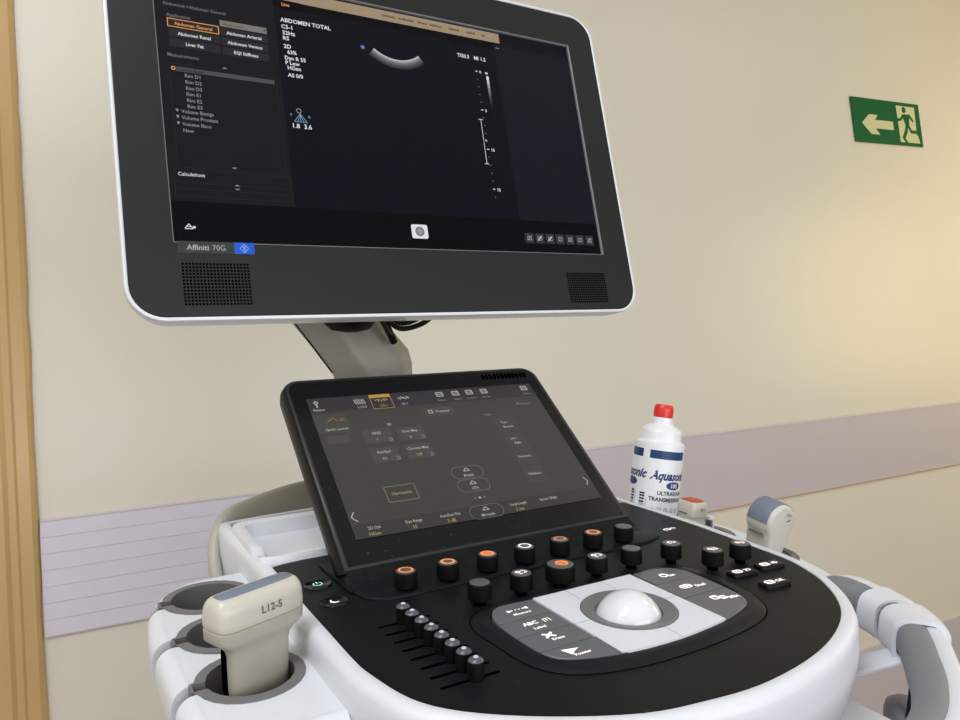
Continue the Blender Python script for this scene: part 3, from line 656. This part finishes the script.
# ---- eight slide controls
sl = None
for k in range(8):
    y = -49.6 - 13.15 * k; F_ = FP @ T((-.1316, y * .001, 0)); Fk = FP @ T(((-.136 + .0003 * k), (y - 8) * .001, 0)) if False else FP @ T((-.1325 + .0002 * k, y * .001, 0))
    if sl is None:
        b = B(); b.prism(rrect(0, 0, 39.5, 2.3, 1.1, 3), -1, .25, slot_m); sl = b.build('slide_control', UM, F_, label='black slot with a round slider in it')
        b = B(); b.lathe([(5.0, .3), (5.0, 10.2), (4.7, 11.0)], knob_m, 24); b.lathe([(4.7, 11.0), (4.3, 11.7), (2.7, 12.7), (1.6, 13.1)], caplt_m, 24, cap0=False, cap1=False); b.lathe([(1.6, 13.1), (1.4, 13.5), (.01, 13.7)], capdot_m, 16, cap0=False, cap1=False)
        b.build('slider_knob', sl, Fk, ang=40)
    else:
        c = twin(sl, F_, UM); kn = [q for q in COL.objects if q.parent == c][0]; place(kn, FP @ T((-.1325 + .0006 * k, y * .001, 0)), c)

# ---- monitor
def ml(cx, cy, w, h, r_, z): return [(x, y, z) for x, y in rrect(cx, cy, w, h, r_, 8)]
MC = (0, -13.2)
b = B()
z0 = 3.0                                                       # the bezel stands proud of the picture
b.loft([ml(0, 0, 477, 269, .8, -2), ml(0, 0, 477.5, 269.5, .8, z0 - .6), ml(0, 0, 479, 271, 1.2, z0), ml(*MC, 553, 376.5, 27, z0), ml(*MC, 555, 378.5, 28, z0 - .6)],
       [pin_m, pin_m, bezel_m, bezel_m], cap0=False, cap1=False)
mn = b.build('monitor', UM, FM, ang=30, label='large flat monitor with charcoal bezel')
b = B()
b.loft([ml(*MC, 553.5, 377, 27.5, z0 - 1.2), ml(*MC, 555.5, 379, 28.5, z0 + .4), ml(*MC, 557.5, 381, 29.5, z0 + .8), ml(*MC, 560, 384, 31, z0 + .2), ml(*MC, 561.5, 385.5, 32, z0 - 3), ml(*MC, 560, 384, 32, z0 - 12), ml(*MC, 552, 382, 31, -22), ml(*MC, 500, 330, 30, -40), ml(*MC, 380, 240, 30, -52)], whiteg_m, cap0=False)
b.build('monitor_shell', mn, FM, ang=50, label='white monitor rim and back')
def grille(cx, cy, w, h, nx, ny, d_):
    b = B(); b.rect(cx - w / 2, cy - h / 2, cx + w / 2, cy + h / 2, z0 + .15, bezel_m)
    for q in range(nx):
        for k in range(ny):
            x, y = cx - w / 2 + (q + .5) * w / nx, cy - h / 2 + (k + .5) * h / ny
            b.rect(x - d_, y - d_, x + d_, y + d_, z0 + .3, hole_m)
    return b
grille(-206, -173, 58, 39, 20, 13, .95).build('speaker_grille', mn, FM, fix=False)
grille(207, -176, 56, 36, 20, 13, .95).build('speaker_grille', mn, FM, fix=False)
b = B(); b.loft([[(*p, z) for p in rrect(-203.7, -139.9, 65.5, 11, .8, 2)] for z in (z0 - .2, z0 + .4)], mat('name_strip', (.022, .028, .030), .35, noise=.04))
b.rect(-188.8, -145.2, -171.2, -134.6, z0 + .6, blue_m)
b.text('Affiniti', -229, -142.4, 7.0, z0 + .6, name_m, 'LEFT', .12); b.text('70G', -207.8, -142.4, 7.0, z0 + .6, print_m if False else name_m, 'LEFT', 0, sx=.95)
for p_, q_ in (((-184, -140), (-180, -136)), ((-180, -136), (-176, -140)), ((-176, -140), (-180, -144)), ((-180, -144), (-184, -140)), ((-182, -138), (-178, -142)), ((-178, -138), (-182, -142)), ((-180, -136.5), (-180, -143.5))): b.bar(p_, q_, .55, z0 + .75, bluel_m)
b.build('name_plate', mn, FM, fix=False)
# the picture on the monitor
b = B(); A, C, D = .2, .35, .5
b.rect(-238.2, -134.2, 238.2, 134.2, .0, s_bg)
b.rect(-238.2, -134.2, -128, 134.2, A - .1, s_pan); b.rect(-238.2, -134.2, 238.2, -96.5, A, s_blk); b.rect(128.6, -96.5, 238.2, 118, A, s_right); b.rect(-128, 112, 138, 134.2, A - .05, s_blk)
b.rect(-128, 120.6, 138, 132.8, C, s_tan); b.rect(-122, 113.5, -100, 121, D - .05, s_blk)
rn = random.Random(7)
x = -10
for q in range(7):
    w = (16, 20, 12, 16, 15, 12, 6)[q]; 
    for k in range(int(w / 1.7)): b.rect(x + k * 1.7, 125.4, x + k * 1.7 + 1.2, 125.4 + rn.uniform(2, 3.2), D, s_brn)
    x += w + (3 if q < 3 else 8)
b.text('Live', -119.7, 114.6, 5, D + .05, s_org, 'LEFT', .1)
b.bar((-141, 118), (-135, 118), .9, D, s_gry)
st = lambda s, x, y, z=4.9, m=s_gry, al='LEFT', bo=.02, sx=.95: b.text(s, x, y, z, D, m, al, bo, sx=sx)
st('Abdominal->Abdomen General', -231, 92.4, 4.6, s_dim); st('Application', -228.5, 81.2, 4.8, s_dim)
for y1, y0, x0, x1 in ((79.5, 71.2, -228, -183), (69.6, 61.5, -228, -183), (60, 51.5, -228, -183), (78.6, 70.8, -181.5, -137.4), (69, 60.8, -181.5, -137.4), (59.2, 51, -181.5, -137.4)): b.rect(x0, y0, x1, y1, C, s_pan2)
b.rect(-181.5, 80.2, -137.4, 86.6, C, s_lt); st('Abdominal', -179, 81.4, 4.6, s_brn); b.bar((-140.5, 82.5), (-138.8, 84.2), 1.2, D, s_brn)
b.outline([(-228.4, 71.0), (-182.8, 71.0), (-182.8, 79.6), (-228.4, 79.6)], .8, D, s_org)
for s, x, y, m in (('Abdomen General', -205.5, 73.4, s_org), ('Abdomen Renal', -205.5, 63.6, s_wht), ('Liver Fat', -206, 54.0, s_wht), ('Abdomen Arterial', -159.5, 72.6, s_wht), ('Abdomen Venous', -159.5, 62.8, s_wht), ('EQI Stiffness', -159.5, 53.4, s_wht)): st(s, x, y, 4.7, m, 'CENTER', .06)
st('Measurements', -230.8, 41.4, 4.9, s_dim)
b.outline([(-230, -65), (-133, -65), (-133, 34.8), (-230, 34.8)], .4, C, s_pan2); b.rect(-224, 27.6, -135, 32, C, s_bar); b.disc(-226.5, 30, 2, D, s_org, 1.1, 10); st('Volume Renal', -223, 28.2, 4.2, s_blk)
for s, y in (('Rim D1', 23), ('Rim D2', 16.8), ('Rim D3', 10.8), ('Rim E1', 4.9), ('Rim E2', -1.1), ('Rim E3', -7.0)): st(s, -217.4, y - .6, 4.9, s_gry)
for s, y in (('Volume Bexiga', -12.7), ('Volume Prostata', -18.7), ('Volume Baco', -24.9), ('New', -31)):
    st(s, -222.9, y - .3, 4.9, s_gry)
    if s != 'New': b.face([(-227.6, y + 3, D), (-226.2, y, D), (-224.8, y + 3, D)], s_gry)
for (x, y, u) in ((-181, 36.5, 1), (-181, -61.5, -1), (-180, -79.5, 1), (-180, -82, -1)): b.face([(x - 2.5, y, D), (x + 2.5, y, D), (x, y + 1.4 * u, D)], s_gry)
b.outline([(-234, -92), (-130, -92), (-130, -66.5), (-234, -66.5)], .5, C, s_pan2); b.bar((-232, -79), (-134, -79), .5, C, s_pan2); b.bar((-232, -85), (-134, -85), .5, C, s_pan2); st('Calculations', -230.4, -73, 4.9, s_wht)
for p_, q_ in (((-228.5, -122), (-225, -117.5)), ((-225, -117.5), (-221.5, -122)), ((-228.5, -122), (-221.5, -122)), ((-227, -120), (-223, -120))): b.bar(p_, q_, .7, D, s_wht)
b.rect(-221.5, -121.5, -219.5, -119.5, D, s_wht)
for s, x, y, z in (('ABDOMEN TOTAL', -122.3, 97.0, 6.2), ('C5-1', -122.3, 89.8, 6), ('32Hz', -122, 83.2, 6), ('RS', -122, 77.4, 6), ('2D', -122, 68.6, 6), ('63%', -119, 62.8, 5.6), ('Dyn R 55', -122.4, 56.4, 5.6), ('P Low', -122.2, 51.2, 5.6), ('HGen', -120.6, 46.0, 5.6), ('AS 0/0', -120.8, 38.2, 5.6), ('1.8', -122.6, -15.2, 6.6), ('3.6', -110.6, -15.2, 6.6), ('TIS0.3', 77.2, 93.8, 6.2), ('MI 1.2', 98.8, 93.8, 6.2)): st(s, x, y, z, s_wht, 'LEFT', .12, 1.0)
for p_, q_ in (((-113, 0), (-119.5, -8.5)), ((-113, 0), (-106.5, -8.5)), ((-119.5, -8.5), (-106.5, -8.5)), ((-113, 0), (-113, -8.5)), ((-113, -1), (-116, -8)), ((-113, -1), (-110, -8))): b.bar(p_, q_, .55, D, s_cyn)
b.disc(-114, 3, 2.6, D, s_cyn, 2.0, 14); b.text('P', -122, -3, 3.6, D, s_cyn, 'CENTER', .05); b.text('R', -104, -3.5, 3.6, D, s_cyn, 'CENTER', .05)
# the curved near-field arc of the scan
ax_, ay_, r0_ = 1.0, 117.5, 41.0
for k in range(5):
    for q in range(14):
        a0, a1 = [math.radians(-90 + 39 * (w / 14 * 2 - 1)) for w in (q, q + 1)]
        ra, rb = r0_ + (0, 1.5, 3.5, 6.0, 8.5)[k], r0_ + (1.5, 3.5, 6.0, 8.5, 10.5)[k]
        b.face([(ax_ + ra * math.cos(a0), ay_ + ra * math.sin(a0), D), (ax_ + ra * math.cos(a1), ay_ + ra * math.sin(a1), D), (ax_ + rb * math.cos(a1), ay_ + rb * math.sin(a1), D), (ax_ + rb * math.cos(a0), ay_ + rb * math.sin(a0), D)], s_us[k])
b.disc(-37.5, 84.5, 2.4, D, s_blu, 0, 12); b.disc(-37.5, 84.5, 1.3, D + .1, s_cyn, .8, 10)
for k in range(8): b.rect(111.8, 75.3 - 38.4 * (k + 1) / 8, 115, 75.3 - 38.4 * k / 8, D, s_gr[k])
st('MI', 111, 77.5, 4, s_wht)
for q in range(18):
    y = 79.4 - 9.45 * q * .999
    if y < -74: break
    if q % 5 == 0: b.rect(98.2, y - .5, 101, y + .5, D, s_wht); st(str(q), 103.4, y - 2, 5, s_wht, 'LEFT', .1)
    else: b.rect(99.2, y - .45, 100.3, y + .45, D, s_gry)
b.bar((95.8, 20.2), (95.3, -32.7), .6, D, s_wht); b.bar((93, 20.2), (98.5, 20.2), .7, D, s_wht); b.bar((92.6, -32.7), (98, -32.7), .7, D, s_wht); b.disc(98.6, -4.5, 1.5, D, s_gry, 0, 10); b.rect(95, -7.5, 96.4, -4.2, D + .1, s_grn)
b.bar((131, 114), (136, 114), .8, D, s_gry)
b.loft([[(*p, z) for p in rrect(.4, -115.4, 18.5, 15, 2, 3)] for z in (A, D)], s_wht); b.disc(.4, -115.4, 5.2, D + .1, s_lt, 3.2, 20); b.disc(.4, -115.4, 3.2, D + .1, s_gry, 0, 20)
for q in range(7):
    x = 137.4 + q * 14.4; b.rect(x - 6, -123.3, x + 6, -111.5, C, s_icn)
    b.outline([(x - 3, -120), (x + 3, -120), (x + 2.4, -115), (x - 2.4, -115)] if q % 2 == 0 else rrect(x, -117.4, 6, 5, 1.5, 3), .8, D, s_gry)
    b.bar((x - 3, -120), (x + 3, -114.6), .9, D, (s_gry, s_wht, s_wht, s_dim, s_gry, s_dim, s_gry)[q])
b.build('monitor_display', mn, FM, fix=False, label='dark monitor display showing a scan and menus')

# ---- monitor arm, its cables, and the mast
b = B()
def arm(sec): return [tuple(p) for p in sec]
K = [
 [(-5, 318, 60), (22, 292, 60), (66, 300, 60), (80, 330, 60), (60, 372, 60), (10, 368, 60)],
 [(-48, 300, 172), (-16, 276, 172), (30, 278, 172), (50.5, 300, 172), (50, 355, 172), (-20, 360, 172)],
 [(-54, 300, 188), (-22, 276, 188), (28, 277, 190), (51.5, 300, 192), (50, 355, 190), (-26, 360, 188)],
 [(-63, 300, 200), (-31, 276, 199), (20, 277, 206), (48, 300, 208), (44, 355, 206), (-36, 360, 202)],
 [(-93, 300, 240), (-55, 274, 240), (-8, 280, 240), (22, 300, 240), (16, 352, 240), (-66, 358, 240)],
 [(-118, 300, 274), (-80, 272, 274), (-30, 278, 274), (-2, 300, 274), (-8, 345, 274), (-92, 350, 274)]]
FA = T((0, 0, HP)) @ I4
def rnd_loop(P, n=3): return smooth(P, n)
# sharpened section: duplicated corners keep the front-left face flat
def sec(P):
    o = []
    for q in range(len(P)):
        a, c, e = Vector(P[q - 1]), Vector(P[q]), Vector(P[(q + 1) % len(P)])
        for t in (.22, .08): o.append(tuple(c.lerp(a, t)))
        for t in (.08, .22): o.append(tuple(c.lerp(e, t)))
    return o
b.loft([sec(P) for P in K], armg_m)
ar = b.build('monitor_arm', UM, FA, ang=28, label='warm grey arm slanting up to the monitor')
b = B(); b.bar((0, 0), (1, 0), 1, 0, armg_m) if False else None
b.tube([(-52, 298.5, 184), (-90, 298.5, 240), (-112, 298.5, 270)], 1.0, black_m, n=6); b.build('arm_seam', ar, FA, label='thin dark seam line')
b = B(); b.lathe([(8, -12), (22, -9), (30, -1), (30, 40)], black_m, 28, X=T((-34, 279, 240))); b.box((0, 262, 400), (110, 60, 150), armg_m, bev=8); b.box((-30, 285, 300), (70, 60, 90), armg_m, bev=8); b.build('monitor_pivot', UM, FA, label='dark swivel joint under the monitor')
b = B()
b.tube(smooth([(-20, 262, 262), (-2, 262, 244), (8, 262, 224), (14, 266, 214)], 4, False), 4.5, black_m)
b.tube(smooth([(2, 258, 262), (6, 258, 240), (18, 256, 229), (38, 256, 231), (58, 258, 240), (72, 262, 256), (78, 266, 280)], 4, False), 3.2, black_m)
b.tube(smooth([(10, 266, 262), (14, 266, 244), (26, 266, 236), (44, 266, 240), (56, 268, 250), (60, 268, 275)], 4, False), 3.0, black_m)
b.build('monitor_cables', UM, FA, label='black cables looping out below the monitor')
b = B(); b.loft([[(x, y + 340, z) for x, y in rrect(30, 0, w, w * .8, w * .25)] for z, w in ((-880, 200), (-720, 190), (-160, 170), (-40, 120), (80, 84))], armg_m); b.build('mast', UM, FA, ang=50)
# rear handle: broad warm grey band bowed out behind the tray
b = B()
RH = smooth([(-199, 218, -44), (-203, 232, -18), (-202, 246, 10), (-192, 258, 30), (-176, 272, 36), (-150, 290, 36), (-110, 304, 42), (-60, 312, 46), (0, 315, 48), (60, 312, 46), (110, 304, 40), (150, 288, 32), (180, 268, 20), (192, 250, 0), (192, 232, -24)], 4, False)
b.sweep(RH, lambda t: [(x * (1), y) for x, y in rrect(0, 0, 12, 16 + 24 * max(0, min(1, (t - .16) / .2)) * max(0, min(1, (.84 - t) / .2)), 5, 3)], handle_m)
b.build('rear_handle', UM, FA, ang=50, label='warm grey handle bowed out at the back')
b = B(); b.tube(smooth([(-186, 250, -30), (-215, 240, -42), (-240, 236, -60), (-262, 236, -90)], 4, False), 4, cream2_m); b.build('rear_cable', UM, FA, label='pale cable behind the holders')
# body below the console (mostly out of frame)
b = B(); b.loft([[(x, y, z) for x, y in rrect(0, 160 + dy, w, h, 40, 5)] for z, w, h, dy in ((-80, 330, 420, -60), (-160, 300, 330, 0), (-300, 300, 360, 40), (-740, 320, 420, 40), (-760, 300, 400, 40))], white_m); b.build('cabinet', UM, FA, ang=50)
b = B(); b.loft([[(x, y, z) for x, y in rrect(0, 160, w, h, 80, 6)] for z, w, h in ((-830, 500, 640), (-800, 520, 660), (-770, 480, 600), (-750, 320, 420))], armg_m); b.build('wheel_base', UM, FA, ang=50)
for q, (x, y) in enumerate(((-200, -80), (200, -80), (-200, 400), (200, 400))):
    b = B(); b.lathe([(20, -16), (50, -16), (56, -10), (56, 10), (50, 16), (20, 16)], black_m, 28, X=T((x, y, -844)) @ Ry(90)); cs = b.build('caster', UM, FA, ang=40)
    b = B(); b.box((x, y, -815), (44, 44, 40), metal_m, bev=6); b.build('caster_fork', cs, FA)

# ================================================================== THINGS STANDING IN THE HOLDERS
def se(w, h, z, n=28, pw=.55, cx=0, cy=0):
    """rounded rectangle-like section"""
    return [(cx + w / 2 * math.copysign(abs(math.cos(2 * PI * k / n)) ** pw, math.cos(2 * PI * k / n)), cy + h / 2 * math.copysign(abs(math.sin(2 * PI * k / n)) ** pw, math.sin(2 * PI * k / n)), z) for k in range(n)]
# linear probe in the front left cup
FL = FP @ T((-.2275, -.031, -.020)) @ Rz(22)
pr = thing('ultrasound_probe', 'cream ultrasound probe with a straight blue-grey lens in the left cup nearest the camera', 'ultrasound probe', FL)
b = B()
b.loft([se(34, 15, -35), se(38, 17, -25), se(43, 19.5, 0, pw=.5), se(44, 20, 20, pw=.5), se(45.5, 21, 24, pw=.5), se(50, 23, 27.2, pw=.45), se(57, 25.6, 29.4, pw=.42), se(63, 27, 32, pw=.4), se(63.4, 27.4, 38.6, pw=.4), se(62.0, 26.0, 39.2, pw=.4)], cream2_m); b.build('probe_body', pr, FL, ang=50)
b = B(); L_ = [se(62.0, 26.0, 39.2, pw=.4), se(63.6, 27.6, 40.4, pw=.4), se(63.8, 27.8, 44, pw=.4), se(63.4, 27.0, 48, pw=.4)]
for q in range(1, 8):
    a = PI / 2 * q / 8; L_.append(se(63.4 - 9 * (1 - math.cos(a)), 27 - 15 * (1 - math.cos(a)), 48 + 10.4 * math.sin(a), pw=.4))
b.loft(L_, cream_m)
b.text('L12-5', 3.5, 45.0, 6.8, 0, print_m, 'CENTER', .14, fn=lambda p: (p.x, -14.02 + .022 * max(0, p.y - 46), p.y)); b.build('probe_head', pr, FL, ang=50)
b = B(); b.loft([se(54, 12.5, 57.2, pw=.3), se(53.5, 11.5, 58.6, pw=.3), se(52, 8, 59.2, pw=.3)], lens_m); b.build('lens', pr, FL, ang=50, label='blue-grey lens strip')
b = B(); b.loft([se(2.6, 3, 25, cx=-22.4, cy=1), se(3.6, 4.6, 22, cx=-21.8, cy=1), se(3.6, 4.6, 0, cx=-21.3, cy=1), se(3, 3.4, -20, cx=-19, cy=1)], slot_m); b.build('dark_groove', pr, FL, label='dark groove down the end')
# curved probe at the back right
def dshape(R1, zc, neck, zn):
    """front outline of a rounded probe head, closed"""
    o = []
    for q in range(25):
        a = math.radians(-42 + 264 * q / 24); o.append((R1 * math.cos(a), zc + R1 * math.sin(a)))
    o += [(-neck, zn + 28), (-neck, zn), (neck, zn), (neck, zn + 28)]
    return o
FC = FP @ T((.2325, -.049, -.020)) @ Ry(8) @ Rx(7) @ Rz(-2)
pc = thing('ultrasound_probe', 'white ultrasound probe with a curved blue-grey lens in a right-hand cup', 'ultrasound probe', FC)
b = B()
def dl(g, y): return [(x, y, z) for x, z in offset(dshape(17.4, 37, 8.4, -33), -g)]
b.loft([dl(4.2, -14.6), dl(2.6, -14.2), dl(.9, -13.0), dl(0, -11), dl(0, 11), dl(.9, 13), dl(2.6, 14.2), dl(4.2, 14.6)], cream_m)
b.text('C5-1', 6, 44, 3.8, 0, print_m, 'CENTER', .1, fn=lambda p: (p.x, -14.75, p.y)); b.bar((4, 39), (9, 41), 1.2, 14.75, print_m, X=Rx(90)); b.build('probe_body', pc, FC, ang=40)
b = B(); lo = []
for q in range(17):
    a = math.radians(22 + 162 * q / 16); lo.append([(rr * math.cos(a), y, 37 + rr * math.sin(a)) for rr, y in ((15, -11.4), (17.8, -11.4), (18.1, -10.6), (18.1, 10.6), (17.8, 11.4), (15, 11.4))])
b.loft(lo, lens_m); b.build('lens', pc, FC, ang=40, label='curved blue-grey lens')
b = B(); b.box((-15.2, 0, 24), (2.4, 15, 1.6), print_m, X=T((0, 0, 0))); b.build('orientation_ridge', pc, FC)
# small phased probe with a red face
FQ = FP @ T((.2285, .036, -.020)) @ Ry(4)
pq = thing('ultrasound_probe', 'small white ultrasound probe with a red face, next to the gel bottle', 'ultrasound probe', FQ)
b = B(); b.loft([se(12, 16, -35), se(14, 18, -10), se(17, 22, 2), se(19, 24, 10), se(20, 25, 17), se(20, 25, 18)], cream_m); b.build('probe_body', pq, FQ, ang=50)
b = B(); b.loft([se(20.2, 25.2, 18.3, pw=.4), se(20.8, 25.8, 19, pw=.35), se(20.2, 25.4, 28, pw=.3), se(19, 24, 32.5, pw=.3), se(16, 20, 34, pw=.3)], cream_m)
b.text('S5-1', 2, 25.5, 4.0, 0, print_m, 'CENTER', .08, fn=lambda p: (p.x, -13.0, p.y)); b.build('probe_head', pq, FQ, ang=50)
b = B(); b.loft([se(16, 20, 33.6, pw=.3), se(15.4, 19.4, 34.8, pw=.3), se(13, 16, 35.6, pw=.3)], lensred_m); b.build('lens', pq, FQ, ang=50, label='orange-red lens')
b = B(); b.box((-10.3, 2, 22), (1.2, 11, 1.4), print_m); b.build('orientation_ridge', pq, FQ)
# little white cable clip on the wing
b = B(); b.box((256, 36, -13), (7, 9, 14), whiteg_m, bev=2); b.box((252.5, 33, -15), (3, 6, 12), liner_m); b.build('cable_clip', UM, FP)
# gel bottle
FB = FP @ T((.2350, .104, -.041)) @ Ry(8.5) @ Rz(-38)
bt = thing('gel_bottle', 'white ultrasound gel bottle with a red cap and navy print, leaning in its cup', 'bottle', FB)
RB = 27.3
b = B(); b.lathe([(20, -14.5), (24.5, -14.5), (RB, -11), (RB, 102), (RB - .4, 104.2), (RB - 2.2, 105.6), (23.0, 106.2), (22.4, 107.4), (22.4, 116), (21.6, 118), (18.5, 120.6), (14.2, 122.8), (12.2, 124.8), (11.4, 132)], lab_w, 56)
b.build('bottle_body', bt, FB, ang=30)
b = B(); b.lathe([(9.4, 132), (10.6, 132.4), (10.8, 141), (10.4, 144.2), (8.8, 146), (.01, 146.4)], red_m, 36, cap1=False); b.build('bottle_cap', bt, FB, ang=40, label='red cap')
b = B()
CY = lambda rr: (lambda p: (rr * math.cos(p.x / RB - PI / 2), rr * math.sin(p.x / RB - PI / 2), p.y))
def cyl(x0, x1, y0, y1, m, rr=RB + .12):
    n = max(1, int(abs(x1 - x0) / 2.5))
    for q in range(n):
        a, c = x0 + (x1 - x0) * q / n, x0 + (x1 - x0) * (q + 1) / n
        b.face([CY(rr)(Vector(p)) for p in ((a, y0, 0), (c, y0, 0), (c, y1, 0), (a, y1, 0))], m)
ct = lambda s, x, y, z, m, al='LEFT', bo=0, sh=0, sx=1, rr=RB + .15: b.text(s, x, y, z, 0, m, al, bo, sh, sx, fn=CY(rr))
cyl(-12, 31, 88, 97, lab_navy); cyl(-40, -20, 88, 97, lab_navy)
ct('Aquasonic', -9, 66, 13.5, lab_navy, 'LEFT', .5, .35, .84); ct('Aquasonic', -62, 66, 13.5, lab_navy, 'LEFT', .5, .35, .84)
def ellipse(cx, cy, a, h):
    for q in range(14):
        x0, x1 = [a * (-1 + 2 * w / 14) for w in (q, q + 1)]; y0, y1 = [h * math.sqrt(max(0, 1 - (x / a) ** 2)) for x in (x0, x1)]
        if y0 + y1 > 0: b.face([CY(RB + .13)(Vector(p)) for p in ((cx + x0, cy - y0 - .01, 0), (cx + x1, cy - y1 - .01, 0), (cx + x1, cy + y1 + .01, 0), (cx + x0, cy + y0 + .01, 0))], lab_navy)
ellipse(19, 60, 10, 4.4); ellipse(-34, 60, 10, 4.4); ct('100', 19, 57.8, 6.5, lab_w, 'CENTER', .2, rr=RB + .35)
ct('ULTRASOUND', 0, 49.5, 6.0, lab_blk, 'LEFT', .2); ct('TRANSMISSION GEL', -8.5, 42.5, 6.0, lab_blk, 'LEFT', .2)
for q in range(5):
    x = -6 + q * 7.6
    o = [(x, 31), (x + 5, 31), (x + 2.5, 36)] if q == 0 else rrect(x + 2.5, 33.4, 5, 5, 2.4 if q in (2, 3) else .3, 3)
    i_ = offset(o, -.7)
    for k in range(len(o)): w = (k + 1) % len(o); b.face([CY(RB + .14)(Vector((*p, 0))) for p in (o[k], o[w], i_[w], i_[k])], lab_gry)
    cyl(x + 2, x + 3, 32, 34.4, lab_gry)
o = rrect(0, 25, 9, 5, .4, 2); i_ = offset(o, -.7)
for k in range(len(o)): w = (k + 1) % len(o); b.face([CY(RB + .14)(Vector((*p, 0))) for p in (o[k], o[w], i_[w], i_[k])], lab_blk)
cyl(6, 22, 24.6, 25.6, lab_gry); cyl(-4, 26, 17, 18.5, lab_gry)
rn = random.Random(3); y = 6
while y < 50:
    h = rn.choice((.6, .9, 1.4, 2.0)); cyl(-19, -13, y, y + h, lab_blk); cyl(-32, -27, y + 1, y + h + 1, lab_blk); y += h + rn.choice((.5, .8, 1.2))
for k in range(17): cyl(-25.5, -24.6, 5 + k * 2.6, 6.6 + k * 2.6, lab_gry); cyl(-11.5, -10.6, 3 + k * 2.4, 4.6 + k * 2.4, lab_gry)
b.build('bottle_label', bt, FB, fix=False, label='navy print of the bottle')
